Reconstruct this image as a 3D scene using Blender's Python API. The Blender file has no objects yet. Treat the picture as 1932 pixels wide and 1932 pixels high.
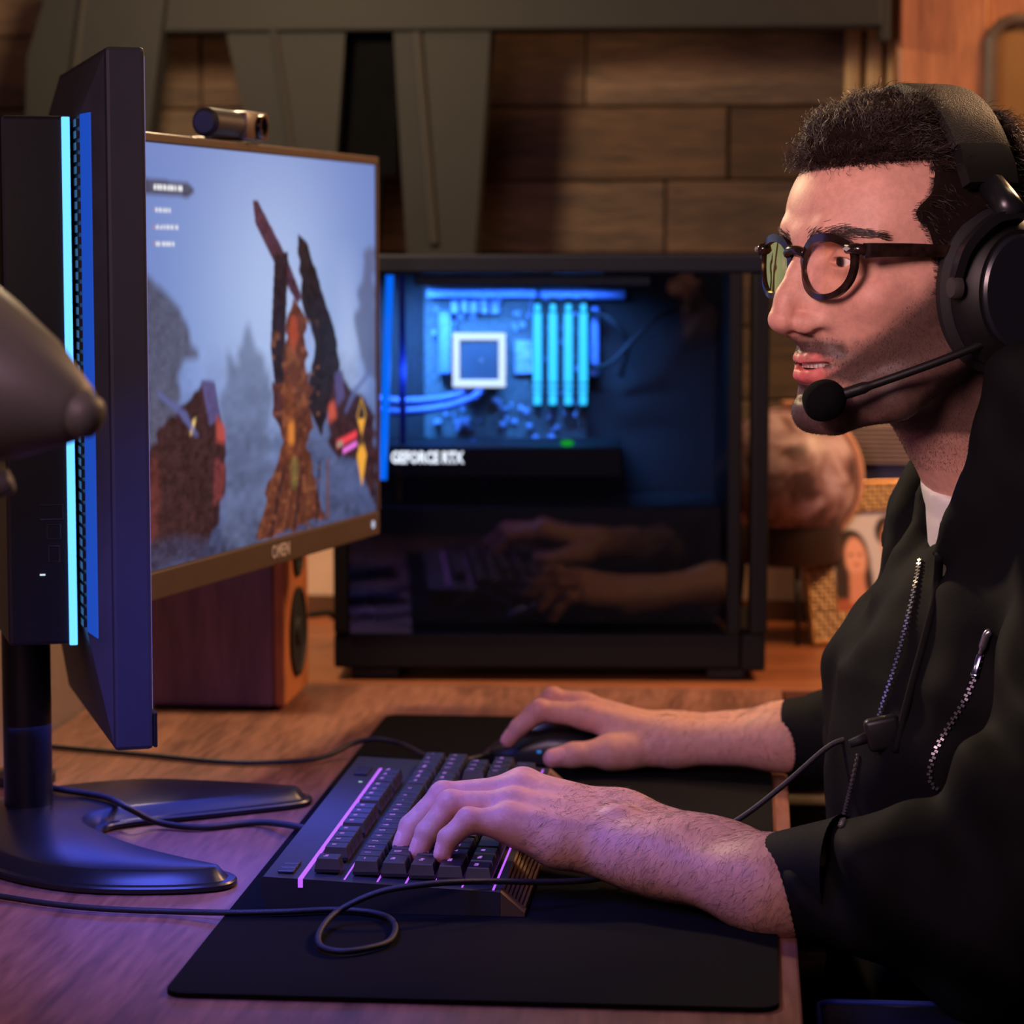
import bpy, bmesh, math, random
import numpy as np
from mathutils import Vector, Matrix
from mathutils.bvhtree import BVHTree

SC = bpy.context.scene
COL = SC.collection
# ------------------------------------------------------------------ camera
F_PX = 5000.0
YAW = math.radians(5.2)
PITCH = math.radians(5.44)
DESK = 0.75
CAM = Vector((0.0, 0.0, 1.204))
cam_data = bpy.data.cameras.new('camera')
cam = bpy.data.objects.new('camera', cam_data)
COL.objects.link(cam)
cam.location = CAM
cam.rotation_euler = (math.pi / 2 - PITCH, 0, YAW)
cam_data.sensor_width = 36
cam_data.lens = 36 * F_PX / 1932
cam_data.clip_start = 0.05
cam_data.dof.use_dof = True
cam_data.dof.focus_distance = 1.88
cam_data.dof.aperture_fstop = 7.5
SC.camera = cam
# ------------------------------------------------------------------ world, lights, exposure
world = bpy.data.worlds.new('world')
SC.world = world
world.use_nodes = True
world.node_tree.nodes['Background'].inputs['Color'].default_value = (0.30, 0.26, 0.60, 1)
world.node_tree.nodes['Background'].inputs['Strength'].default_value = 0.04
SC.view_settings.view_transform = 'Standard'
SC.view_settings.look = 'None'
SC.view_settings.gamma = 1
SC.view_settings.exposure = 0
SC.view_settings.use_curve_mapping = False
SC.cycles.use_denoising = True
SC.cycles.max_bounces = 8
SC.cycles.sample_clamp_indirect = 4.0

def area_light(name, loc, target, size, power, color, size_y=None, spread=math.pi):
    d = bpy.data.lights.new(name, 'AREA')
    d.energy = power
    d.color = color
    d.size = size
    if size_y:
        d.shape = 'RECTANGLE'
        d.size_y = size_y
    d.spread = spread
    o = bpy.data.objects.new(name, d)
    COL.objects.link(o)
    o.location = loc
    v = Vector(target) - Vector(loc)
    o.rotation_euler = v.to_track_quat('-Z', 'Y').to_euler()
    return o

def point_light(name, loc, power, color, radius=0.03):
    d = bpy.data.lights.new(name, 'POINT')
    d.energy = power
    d.color = color
    d.shadow_soft_size = radius
    o = bpy.data.objects.new(name, d)
    COL.objects.link(o)
    o.location = loc
    return o

# warm ceiling lamp on the far right of the room: the key light
area_light('warm_ceiling_lamp', (0.80, 2.95, 1.85), (0.0, 2.3, 0.8), 0.30, 20, (1.0, 0.55, 0.27))
# warm table lamp standing at the left, out of frame: rims the face, lights posts and wall
point_light('warm_lamp_left', (-0.58, 2.66, 1.58), 27, (1.0, 0.72, 0.42), 0.05)
# soft pink fill, added on the camera's side, high on the left
area_light('pink_fill_light', (-0.55, 0.35, 1.9), (0.1, 2.0, 0.95), 0.7, 5.5, (0.92, 0.50, 0.80))
# added narrow fill aimed at the face, in place of the screens' light
area_light('face_fill_light', (-0.42, 0.75, 1.56), (0.06, 1.92, 1.24), 0.30, 1.15, (1.0, 0.62, 0.62), None, math.radians(50))
# added blue fill above the desk, in place of the upright monitor's glow
area_light('blue_fill_light', (-0.42, 1.72, 1.16), (-0.33, 1.82, 0.75), 0.22, 1.4, (0.10, 0.13, 1.0), None, math.radians(95))
# added blue light under the upright monitor, standing in for its screen
area_light('blue_under_fill', (-0.445, 2.10, 0.838), (-0.44, 2.10, 0.75), 0.10, 0.5, (0.07, 0.11, 1.0), 0.30)
# the bulb of the desk lamp at the left edge
point_light('desk_lamp_bulb_light', (-0.455, 1.40, 1.235), 0.6, (1.0, 0.74, 0.46), 0.03)
# added dim fill from above, put in to lift the headband
area_light('dim_top_fill', (0.75, 2.45, 2.45), (0.2, 2.1, 1.2), 0.3, 4.5, (1.0, 0.66, 0.42))

# ------------------------------------------------------------------ pixel helpers (photo frame 1932 x 1932)
FWD = Vector((-math.sin(YAW) * math.cos(PITCH), math.cos(YAW) * math.cos(PITCH), -math.sin(PITCH)))
RGT = Vector((math.cos(YAW), math.sin(YAW), 0))
UPV = RGT.cross(FWD)

def ray(px, py):
    return (FWD + RGT * ((px - 966) / F_PX) + UPV * ((966 - py) / F_PX)).normalized()

def at(px, py, Y):
    d = ray(px, py)
    return CAM + d * ((Y - CAM.y) / d.y)

def on(px, py, z):
    d = ray(px, py)
    return CAM + d * ((z - CAM.z) / d.z)

def dist(px, py, t):
    return CAM + ray(px, py) * t

def proj(p):
    v = Vector(p) - CAM
    k = v.dot(FWD)
    return (966 + F_PX * v.dot(RGT) / k, 966 - F_PX * v.dot(UPV) / k)

# ------------------------------------------------------------------ materials
def lin(c):
    c = c / 255.0
    return c / 12.92 if c <= 0.04045 else ((c + 0.055) / 1.055) ** 2.4

def rgb(r, g, b):
    return (lin(r), lin(g), lin(b), 1.0)

def new_mat(name):
    m = bpy.data.materials.new(name)
    m.use_nodes = True
    nt = m.node_tree
    return m, nt, nt.nodes['Principled BSDF']

def plain(name, col, rough=0.5, metal=0.0, noise=0.12, scale=40, bump=0.0, bscale=200, spec=0.5, coat=0.0):
    m, nt, b = new_mat(name)
    b.inputs['Roughness'].default_value = rough
    b.inputs['Metallic'].default_value = metal
    b.inputs['Specular IOR Level'].default_value = spec
    b.inputs['Coat Weight'].default_value = coat
    tc = nt.nodes.new('ShaderNodeTexCoord')
    n = nt.nodes.new('ShaderNodeTexNoise')
    n.inputs['Scale'].default_value = scale
    n.inputs['Detail'].default_value = 3
    nt.links.new(tc.outputs['Object'], n.inputs['Vector'])
    r = nt.nodes.new('ShaderNodeValToRGB')
    r.color_ramp.elements[0].position = 0.3
    r.color_ramp.elements[1].position = 0.7
    r.color_ramp.elements[0].color = tuple(x * (1 - noise) for x in col[:3]) + (1,)
    r.color_ramp.elements[1].color = tuple(min(1, x * (1 + noise)) for x in col[:3]) + (1,)
    nt.links.new(n.outputs['Fac'], r.inputs['Fac'])
    nt.links.new(r.outputs['Color'], b.inputs['Base Color'])
    if bump > 0:
        n2 = nt.nodes.new('ShaderNodeTexNoise')
        n2.inputs['Scale'].default_value = bscale
        nt.links.new(tc.outputs['Object'], n2.inputs['Vector'])
        bp = nt.nodes.new('ShaderNodeBump')
        bp.inputs['Strength'].default_value = bump
        bp.inputs['Distance'].default_value = 0.001
        nt.links.new(n2.outputs['Fac'], bp.inputs['Height'])
        nt.links.new(bp.outputs['Normal'], b.inputs['Normal'])
    return m

def glow(name, col, strength=1.0):
    m, nt, b = new_mat(name)
    b.inputs['Base Color'].default_value = (0.02, 0.02, 0.02, 1)
    b.inputs['Emission Color'].default_value = col
    b.inputs['Emission Strength'].default_value = strength
    return m

def attr_mat(name, attr='Col', emit=0.0, rough=0.6, spec=0.5):
    m, nt, b = new_mat(name)
    a = nt.nodes.new('ShaderNodeVertexColor')
    a.layer_name = attr
    b.inputs['Roughness'].default_value = rough
    b.inputs['Specular IOR Level'].default_value = spec
    if emit > 0:
        b.inputs['Base Color'].default_value = (0.005, 0.005, 0.005, 1)
        nt.links.new(a.outputs['Color'], b.inputs['Emission Color'])
        b.inputs['Emission Strength'].default_value = emit
    else:
        nt.links.new(a.outputs['Color'], b.inputs['Base Color'])
    return m

def wood(name, c1, c2, axis='Y', scale=6.0, stretch=0.08, rough=0.5, bump=0.15, tint=False):
    m, nt, b = new_mat(name)
    b.inputs['Roughness'].default_value = rough
    tc = nt.nodes.new('ShaderNodeTexCoord')
    mp = nt.nodes.new('ShaderNodeMapping')
    s = [scale, scale, scale]
    s['XYZ'.index(axis)] = scale * stretch
    mp.inputs['Scale'].default_value = s
    nt.links.new(tc.outputs['Object'], mp.inputs['Vector'])
    if tint:
        oi = nt.nodes.new('ShaderNodeObjectInfo')
        sc = nt.nodes.new('ShaderNodeVectorMath')
        sc.operation = 'SCALE'
        sc.inputs[0].default_value = (37.0, 19.0, 53.0)
        nt.links.new(oi.outputs['Random'], sc.inputs['Scale'])
        nt.links.new(sc.outputs['Vector'], mp.inputs['Location'])
    n1 = nt.nodes.new('ShaderNodeTexNoise')
    n1.inputs['Scale'].default_value = 3
    n1.inputs['Detail'].default_value = 6
    n1.inputs['Distortion'].default_value = 1.2
    nt.links.new(mp.outputs['Vector'], n1.inputs['Vector'])
    n2 = nt.nodes.new('ShaderNodeTexNoise')
    n2.inputs['Scale'].default_value = 22
    n2.inputs['Detail'].default_value = 4
    nt.links.new(mp.outputs['Vector'], n2.inputs['Vector'])
    mx = nt.nodes.new('ShaderNodeMath')
    mx.operation = 'MULTIPLY_ADD'
    mx.inputs[1].default_value = 0.45
    nt.links.new(n2.outputs['Fac'], mx.inputs[0])
    ml = nt.nodes.new('ShaderNodeMath')
    ml.operation = 'MULTIPLY'
    ml.inputs[1].default_value = 0.55
    nt.links.new(n1.outputs['Fac'], ml.inputs[0])
    nt.links.new(ml.outputs[0], mx.inputs[2])
    r = nt.nodes.new('ShaderNodeValToRGB')
    r.color_ramp.elements[0].position = 0.36
    r.color_ramp.elements[1].position = 0.64
    r.color_ramp.elements[0].color = c1
    r.color_ramp.elements[1].color = c2
    nt.links.new(mx.outputs[0], r.inputs['Fac'])
    out = r.outputs['Color']
    if tint:
        hs = nt.nodes.new('ShaderNodeHueSaturation')
        mr = nt.nodes.new('ShaderNodeMapRange')
        mr.inputs['To Min'].default_value = 0.55
        mr.inputs['To Max'].default_value = 1.35
        nt.links.new(oi.outputs['Random'], mr.inputs['Value'])
        nt.links.new(mr.outputs['Result'], hs.inputs['Value'])
        m2 = nt.nodes.new('ShaderNodeMath')
        m2.operation = 'MULTIPLY_ADD'
        m2.inputs[1].default_value = -0.5
        m2.inputs[2].default_value = 1.4
        nt.links.new(oi.outputs['Random'], m2.inputs[0])
        nt.links.new(m2.outputs[0], hs.inputs['Saturation'])
        nt.links.new(out, hs.inputs['Color'])
        out = hs.outputs['Color']
    nt.links.new(out, b.inputs['Base Color'])
    bp = nt.nodes.new('ShaderNodeBump')
    bp.inputs['Strength'].default_value = bump
    bp.inputs['Distance'].default_value = 0.001
    nt.links.new(mx.outputs[0], bp.inputs['Height'])
    nt.links.new(bp.outputs['Normal'], b.inputs['Normal'])
    return m

# ------------------------------------------------------------------ object helpers
def link(o, parent=None):
    COL.objects.link(o)
    if parent is not None:
        o.parent = parent
    return o

def tag(o, label=None, cat=None, group=None, kind=None):
    if label: o['label'] = label
    if cat: o['category'] = cat
    if group: o['group'] = group
    if kind: o['kind'] = kind
    return o

def thing(name, label, cat, loc=(0, 0, 0), rotz=0.0, group=None):
    o = bpy.data.objects.new(name, None)
    o.empty_display_size = 0.05
    COL.objects.link(o)
    o.location = loc
    o.rotation_euler = (0, 0, rotz)
    return tag(o, label, cat, group)

def mesh_obj(name, me, parent=None):
    """parts are written in world coordinates: bring them into the parent's frame"""
    o = bpy.data.objects.new(name, me)
    COL.objects.link(o)
    if parent is not None:
        o.parent = parent
    return o

def world_of(o):
    M = Matrix.LocRotScale(o.location, o.rotation_euler, o.scale)
    return world_of(o.parent) @ M if o.parent else M

class MB:
    """collects shapes for ONE mesh object"""
    def __init__(s):
        s.bm = bmesh.new()
    def box(s, a, b, bev=0.0, seg=2, M=None):
        a, b = Vector(a), Vector(b)
        c, d = (a + b) / 2, (b - a)
        t = bmesh.new()
        bmesh.ops.create_cube(t, size=1.0)
        for v in t.verts:
            v.co = Vector((v.co.x * d.x, v.co.y * d.y, v.co.z * d.z))
        if bev > 0:
            bmesh.ops.bevel(t, geom=t.edges[:], offset=bev, segments=seg, affect='EDGES', profile=0.5)
        for v in t.verts:
            v.co = v.co + c
        return s._add(t, M)
    def _add(s, t, M=None):
        if M is not None:
            bmesh.ops.transform(t, matrix=M, verts=t.verts[:])
        me = bpy.data.meshes.new('tmp')
        t.to_mesh(me)
        t.free()
        s.bm.from_mesh(me)
        bpy.data.meshes.remove(me)
        return s
    def raw(s, verts, faces, M=None):
        vs = [s.bm.verts.new(M @ Vector(v) if M is not None else Vector(v)) for v in verts]
        for f in faces:
            try:
                s.bm.faces.new([vs[i] for i in f])
            except ValueError:
                pass
        return s
    def prism(s, pts, ax0, ax1, M=None, order='xz'):
        """outline (u,w) extruded between two values of the third axis; order names the outline's axes"""
        n = len(pts)
        def P(u, w, e):
            return {'xz': (u, e, w), 'xy': (u, w, e), 'yz': (e, u, w)}[order]
        v = [P(u, w, ax0) for u, w in pts] + [P(u, w, ax1) for u, w in pts]
        f = [tuple(range(n)), tuple(range(2 * n - 1, n - 1, -1))]
        f += [(i, i + n, (i + 1) % n + n, (i + 1) % n) for i in range(n)]
        return s.raw(v, f, M)
    def tube(s, pts, r, sides=8, cap=True, closed=False):
        pts = [Vector(p) for p in pts]
        n = len(pts)
        rr = r if hasattr(r, '__len__') else [r] * n
        rings = []
        prev = None
        for i, p in enumerate(pts):
            if closed:
                t = pts[(i + 1) % n] - pts[i - 1]
            else:
                t = pts[min(i + 1, n - 1)] - pts[max(i - 1, 0)]
            t.normalize()
            if prev is None:
                a = t.orthogonal().normalized()
            else:
                a = (prev - t * prev.dot(t)).normalized()
            prev = a
            bb = t.cross(a)
            rings.append([s.bm.verts.new(p + (a * math.cos(2 * math.pi * k / sides) + bb * math.sin(2 * math.pi * k / sides)) * rr[i]) for k in range(sides)])
        m = n if closed else n - 1
        for i in range(m):
            A, B = rings[i], rings[(i + 1) % n]
            for k in range(sides):
                s.bm.faces.new((A[k], A[(k + 1) % sides], B[(k + 1) % sides], B[k]))
        if cap and not closed:
            s.bm.faces.new(rings[0][::-1])
            s.bm.faces.new(rings[-1])
        return s
    def lathe(s, prof, M=None, n=32, cap=True):
        """profile (r, z) about local z"""
        M = M or Matrix.Identity(4)
        rings = []
        for r, z in prof:
            if r < 1e-6:
                rings.append([s.bm.verts.new(M @ Vector((0, 0, z)))])
            else:
                rings.append([s.bm.verts.new(M @ Vector((r * math.cos(2 * math.pi * k / n), r * math.sin(2 * math.pi * k / n), z))) for k in range(n)])
        for A, B in zip(rings, rings[1:]):
            for k in range(n):
                a, a2 = A[k % len(A)], A[(k + 1) % len(A)]
                b, b2 = B[k % len(B)], B[(k + 1) % len(B)]
                vs = []
                for v in (a, a2, b2, b):
                    if v not in vs: vs.append(v)
                if len(vs) >= 3:
                    try: s.bm.faces.new(vs)
                    except ValueError: pass
        if cap:
            for R in (rings[0], rings[-1]):
                if len(R) > 2:
                    try: s.bm.faces.new(R)
                    except ValueError: pass
        return s
    def build(s, name, mat, parent=None, smooth=False, angle=None):
        bmesh.ops.recalc_face_normals(s.bm, faces=s.bm.faces[:])
        me = bpy.data.meshes.new(name)
        s.bm.to_mesh(me)
        s.bm.free()
        if mat is not None:
            me.materials.append(mat)
        if parent is not None:
            me.transform(world_of(parent).inverted())
        if smooth:
            me.shade_smooth()
            if angle:
                me.set_sharp_from_angle(angle=math.radians(angle))
        return mesh_obj(name, me, parent)

def catmull(pts, n=8, closed=False):
    P = [Vector(p) for p in pts]
    out = []
    m = len(P)
    rng = range(m) if closed else range(m - 1)
    for i in rng:
        p0 = P[(i - 1) % m] if closed or i > 0 else P[0] * 2 - P[1]
        p1, p2 = P[i], P[(i + 1) % m]
        p3 = P[(i + 2) % m] if closed or i + 2 < m else P[-1] * 2 - P[-2]
        for k in range(n):
            t = k / n
            out.append(0.5 * ((2 * p1) + (p2 - p0) * t + (2 * p0 - 5 * p1 + 4 * p2 - p3) * t * t + (3 * p1 - p0 - 3 * p2 + p3) * t ** 3))
    if not closed:
        out.append(P[-1].copy())
    return out

def rrect(x0, y0, x1, y1, r, n=6):
    pts = []
    for cx, cy, a0 in ((x1 - r, y1 - r, 0), (x0 + r, y1 - r, 90), (x0 + r, y0 + r, 180), (x1 - r, y0 + r, 270)):
        for k in range(n + 1):
            a = math.radians(a0 + 90 * k / n)
            pts.append((cx + r * math.cos(a), cy + r * math.sin(a)))
    return pts

def pbox(mb, x0, y0, x1, y1, Y, dy, bev=0.0):
    """axis-aligned box whose front face, on the plane y = Y, spans these photo pixels"""
    a, b = at(x0, y1, Y), at(x1, y0, Y)
    return mb.box((min(a.x, b.x), Y, min(a.z, b.z)), (max(a.x, b.x), Y + dy, max(a.z, b.z)), bev)

_text_cache = {}
def text_mesh(txt, size, extrude=0.0002, bold=0.0):
    key = (txt, size, extrude, bold)
    if key not in _text_cache:
        cu = bpy.data.curves.new('text', 'FONT')
        cu.body = txt
        cu.size = size
        cu.extrude = extrude
        cu.offset = bold
        cu.resolution_u = 2
        cu.align_x = 'CENTER'
        cu.align_y = 'CENTER'
        o = bpy.data.objects.new('text', cu)
        COL.objects.link(o)
        dg = bpy.context.evaluated_depsgraph_get()
        me = bpy.data.meshes.new_from_object(o.evaluated_get(dg))
        bpy.data.objects.remove(o)
        bpy.data.curves.remove(cu)
        _text_cache[key] = me
    return _text_cache[key]

def frame_matrix(o, x, y, z=None):
    x, y = Vector(x).normalized(), Vector(y).normalized()
    z = x.cross(y) if z is None else Vector(z)
    M = Matrix((x, y, z)).transposed().to_4x4()
    M.translation = Vector(o)
    return M

def raster_mesh(name, img, corner, ux, uy, mat, parent=None, bulge=None):
    """a flat print or screen: a grid whose vertex colours are img (h, w, 3; linear, row 0 at the top)"""
    h, w, _ = img.shape
    u = np.linspace(0, 1, w)
    v = np.linspace(0, 1, h)
    U, V = np.meshgrid(u, v)
    c, ux, uy = np.array(corner), np.array(ux), np.array(uy)
    P = c + U[..., None] * ux + V[..., None] * uy
    idx = np.arange(h * w).reshape(h, w)
    F = np.stack([idx[:-1, :-1], idx[1:, :-1], idx[1:, 1:], idx[:-1, 1:]], -1).reshape(-1, 4)
    me = np_mesh(name, P.reshape(-1, 3), F)
    a = me.color_attributes.new('Col', 'FLOAT_COLOR', 'POINT')
    rgba = np.ones((h * w, 4), np.float32)
    rgba[:, :3] = img.reshape(-1, 3)
    a.data.foreach_set('color', rgba.ravel())
    me.materials.append(mat)
    if parent is not None:
        me.transform(world_of(parent).inverted())
    return mesh_obj(name, me, parent)

def np_mesh(name, V, F):
    me = bpy.data.meshes.new(name)
    V = np.ascontiguousarray(V, np.float32)
    F = np.ascontiguousarray(F, np.int32)
    n = F.shape[1]
    me.vertices.add(len(V))
    me.vertices.foreach_set('co', V.ravel())
    me.loops.add(F.size)
    me.loops.foreach_set('vertex_index', F.ravel())
    me.polygons.add(len(F))
    me.polygons.foreach_set('loop_start', np.arange(0, F.size, n, dtype=np.int32))
    me.polygons.foreach_set('loop_total', np.full(len(F), n, np.int32))
    me.update(calc_edges=True)
    me.validate()
    return me

def inside(poly, X, Y):
    r = np.zeros(X.shape, bool)
    n = len(poly)
    for i in range(n):
        x1, y1 = poly[i]
        x2, y2 = poly[(i + 1) % n]
        c = ((y1 > Y) != (y2 > Y))
        with np.errstate(divide='ignore', invalid='ignore'):
            xi = (x2 - x1) * (Y - y1) / (y2 - y1 + 1e-12) + x1
        r ^= c & (X < xi)
    return r

def blur(img, n):
    k = 2 * n + 1
    for ax in (0, 1):
        p = np.concatenate([np.repeat(np.take(img, [0], ax), n, ax), img, np.repeat(np.take(img, [-1], ax), n, ax)], ax)
        c = np.cumsum(p, ax)
        z = np.zeros_like(np.take(c, [0], ax))
        c = np.concatenate([z, c], ax)
        L = img.shape[ax]
        img = (np.take(c, range(k, k + L), ax) - np.take(c, range(0, L), ax)) / k
    return img

def vnoise(h, w, cells_y, cells_x, seed):
    rs = np.random.RandomState(seed)
    g = rs.rand(cells_y + 2, cells_x + 2)
    y = np.linspace(0, cells_y, h); x = np.linspace(0, cells_x, w)
    yi = y.astype(int); xi = x.astype(int)
    fy = (y - yi); fx = (x - xi)
    fy = fy * fy * (3 - 2 * fy); fx = fx * fx * (3 - 2 * fx)
    a = g[yi][:, xi]; b = g[yi][:, xi + 1]; c = g[yi + 1][:, xi]; d = g[yi + 1][:, xi + 1]
    return (a * (1 - fx) + b * fx) * (1 - fy[:, None]) + (c * (1 - fx) + d * fx) * fy[:, None]
# ================================================================== materials
M_wall = plain('cream_plaster', rgb(214, 184, 166), 0.8, noise=0.05, bump=0.1, bscale=300)
M_dark_wall = plain('dark_wall_paint', rgb(52, 44, 40), 0.8)
M_floor = wood('floor_boards', rgb(70, 48, 34), rgb(110, 78, 54), 'Y', 5)
M_ceiling = plain('ceiling_paint', rgb(90, 84, 80), 0.9)
M_plank = wood('reclaimed_plank', rgb(48, 37, 30), rgb(94, 73, 57), 'X', 9, 0.12, 0.75, 0.4, tint=True)
M_desk = wood('desk_veneer', rgb(92, 58, 46), rgb(146, 98, 80), 'Y', 8, 0.1, 0.42, 0.12)
M_side = wood('sideboard_veneer', rgb(110, 62, 36), rgb(164, 98, 60), 'X', 8, 0.1, 0.4, 0.12)
M_orange = wood('orange_wood', rgb(112, 68, 40), rgb(158, 104, 66), 'Z', 9, 0.12, 0.45, 0.1)
M_beige = plain('beige_trim', rgb(170, 140, 98), 0.6)
M_steel = plain('grey_painted_steel', rgb(24, 24, 25), 0.7, noise=0.06, spec=0.3)
M_black = plain('black_plastic', rgb(24, 24, 26), 0.42, noise=0.05, bump=0.05, bscale=900)
M_black2 = plain('black_metal', rgb(17, 17, 19), 0.38, noise=0.05, spec=0.5)
M_rubber = plain('black_rubber', rgb(15, 15, 17), 0.7, noise=0.05)
M_grey = plain('dark_grey_plastic', rgb(60, 56, 54), 0.45, noise=0.05)
M_cable = plain('braided_cable', rgb(20, 20, 26), 0.55, noise=0.3, scale=900, bump=0.4, bscale=1500)
M_white = plain('white_print', rgb(225, 225, 228), 0.5, noise=0.02)

# ================================================================== the setting
def structure(mb, name, mat):
    return tag(mb.build(name, mat), kind='structure')

structure(MB().box((-2.4, -1.6, -0.05), (2.6, 3.6, 0)), 'floor', M_floor)
structure(MB().box((-2.4, -1.6, 2.6), (2.6, 3.6, 2.65)), 'ceiling', M_ceiling)
wall_back = structure(MB().box((-2.4, 3.475, 0), (2.6, 3.6, 2.6)), 'wall_back', M_dark_wall)
structure(MB().box((2.55, -1.6, 0), (2.6, 3.475, 2.6)), 'wall_right', M_dark_wall)
structure(MB().box((-2.4, -1.6, 0), (-2.35, 3.475, 2.6)), 'wall_left', M_dark_wall)
# low cream wall round the desk and the sideboard
structure(MB().box((-0.72, 1.2, 0), (-0.675, 3.40, 1.02)), 'trim_1', M_wall)
structure(MB().box((-0.675, 3.345, 0), (1.6, 3.40, 0.99)), 'trim_2', M_wall)
structure(MB().box((-0.674, 3.335, 0.7505), (1.6, 3.345, 0.775)), 'baseboard_back', plain('brown_baseboard', rgb(92, 60, 40), 0.6))
# reclaimed plank cladding, one board at a time
rnd = random.Random(7)
rows = 9
rh = 0.0945
z0 = 1.3065 - 4 * rh
seams = {4: [(-0.02, 0.0)], }
def plank(x0, x1, r):
    mb = MB()
    d = rnd.uniform(0.014, 0.024)
    mb.box((x0 + 0.001, 3.475 - d, z0 + r * rh + 0.0012), (x1 - 0.001, 3.478, z0 + (r + 1) * rh - 0.0012), 0.0015, 1)
    o = mb.build('plank', M_plank, wall_back)
    return o
fixed = {3: -0.115, 4: -0.035, 5: -0.22}
for r in range(rows):
    start = fixed.get(r, rnd.uniform(-0.3, 0.0))
    x = start
    while x < 1.2:
        L = rnd.uniform(0.38, 0.7)
        plank(x, min(x + L, 1.25), r)
        x += L
    x = start
    while x > -1.7:
        L = rnd.uniform(0.38, 0.7)
        plank(max(x - L, -1.75), x, r)
        x -= L
# beige vertical battens at the right end of the cladding
for i, (a, b) in enumerate(((1592, 1624), (1632, 1664), (1672, 1690))):
    mb = MB()
    pa, pb = at(a, 300, 3.43), at(b, 300, 3.43)
    mb.box((pa.x, 3.43, 1.0), (pb.x, 3.456, 2.2), 0.006)
    structure(mb, 'trim_%d' % (i + 3), M_beige)

# ------------------------------------------------------------------ steel frame in front of the planks
YF = 3.24
fr = thing('shelf_frame', 'dark grey steel frame with a wide beam and tapering posts before the plank wall', 'frame', (-0.3, YF, 1.0))
mb = MB()
pbox(mb, 250, -90, 1668, 62, YF, 0.05, 0.004)
pbox(mb, 1660, -90, 1682, 78, YF + 0.002, 0.045, 0.003)
mb.build('beam', M_steel, fr)
def post(outline, groove, y0):
    mb = MB()
    pts = [(at(px, py, y0).x, at(px, py, y0).z) for px, py in outline]
    mb.prism(pts, y0, y0 + 0.05)
    o = mb.build('post', M_steel, fr)
    (ax, ay), (bx, by) = groove
    a, b = at(ax, ay, y0 - 0.004), at(bx, by, y0 - 0.004)
    g = MB()
    g.tube([a, b], 0.006, 6)
    g.build('groove_strip', M_rubber, o)
post([(425, 55), (652, 55), (634, 300), (607, 700), (560, 820), (535, 700), (478, 300)], ((512, 30), (556, 330)), YF + 0.01)
post([(742, 55), (926, 55), (898, 440), (870, 760), (800, 820), (778, 640), (756, 300)], ((786, 60), (818, 460)), YF + 0.01)
post([(100, -60), (318, -60), (276, 300), (235, 640), (190, 760), (110, 760), (45, 400), (50, 110)], ((158, -20), (108, 380)), YF - 0.02)
mb = MB()
pts = [(at(px, py, YF + 0.055).x, at(px, py, YF + 0.055).z) for px, py in [(640, 50), (752, 50), (748, 330), (722, 330), (712, 500), (630, 500)]]
mb.prism(pts, YF + 0.055, YF + 0.075)
mb.build('panel', plain('recess_shade', rgb(9, 9, 11), 0.95, spec=0.05), fr)  # near-black sheet that paints in the shade between the posts

# ------------------------------------------------------------------ wall cabinet with a glazed door at the right
YC = 3.30
x_l = at(1692, 200, YC).x
cab = thing('wall_cabinet', 'orange wooden wall cabinet behind the man, its door glazed with a rounded pane', 'cabinet', (x_l + 0.3, 3.38, 1.27))
MB().box((x_l, YC + 0.02, 1.27), (x_l + 0.62, 3.45, 2.1), 0.004).build('body', M_orange, cab)
gx = at(1868, 200, YC).x
door = MB()
door.box((x_l + 0.002, YC, 1.272), (gx - 0.004, YC + 0.019, 2.098), 0.003)
door = door.build('door', M_orange, cab)
prof = rrect(gx, 1.30, gx + 0.40, at(1880, 38, YC).z, 0.03)
mb = MB()
mb.tube([(u, YC - 0.002, w) for u, w in prof], 0.008, 8, closed=True)
mb.build('pane_frame', plain('brown_gasket', rgb(66, 52, 44), 0.5), cab)
mb = MB()
mb.prism(prof, YC, YC + 0.018)
mb.build('pane', plain('bronze_glass', rgb(112, 84, 52), 0.18, noise=0.2, scale=6), cab)

# ================================================================== desk and sideboard
XE = 0.033
desk = thing('desk', 'wooden desk top with pink brown veneer under the keyboard and mousepad', 'desk', (-0.32, 2.1, 0))
MB().box((-0.673, 1.30, 0.718), (XE, 2.792, 0.75), 0.002).build('desktop', M_desk, desk)
for x in (-0.62, -0.02):
    for y in (1.36, 2.72):
        MB().box((x - 0.025, y - 0.025, 0), (x + 0.025, y + 0.025, 0.718), 0.003).build('leg', M_black2, desk)
sb = thing('sideboard', 'low wooden sideboard along the back wall carrying the computer', 'sideboard', (0.3, 3.08, 0))
MB().box((-0.673, 2.80, 0.715), (1.5, 3.344, 0.75), 0.002).build('top', M_side, sb)
MB().box((-0.66, 2.84, 0.05), (1.49, 3.33, 0.715), 0.003).build('carcass', plain('dark_brown_carcass', rgb(44, 28, 22), 0.6), sb)
for i in range(3):
    xa = -0.50 + i * 0.66
    dr = MB().box((xa, 2.822, 0.10), (xa + 0.65, 2.839, 0.615), 0.003).build('drawer', plain('dark_brown_drawer', rgb(50, 32, 24), 0.5), sb)
for i in range(3):
    xa = -0.50 + i * 0.66
    MB().box((xa + 0.02, 2.815, 0.622), (xa + 0.63, 2.8395, 0.6315), 0.002).build('handle_rail', plain('cream_rail', rgb(238, 214, 170), 0.4), sb)
# ================================================================== mouse pad
pad = MB()
pts = rrect(-0.360, 1.575, 0.019, 2.585, 0.014)
pad.prism(pts, 0.7503, 0.7535, order='xy')
tag(pad.build('mouse_pad', plain('black_cloth_pad', rgb(7, 7, 8), 0.9, noise=0.1, scale=300, bump=0.25, bscale=1800, spec=0.1)),
    'large black cloth mousepad under the keyboard and both hands', 'mousepad')

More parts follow.
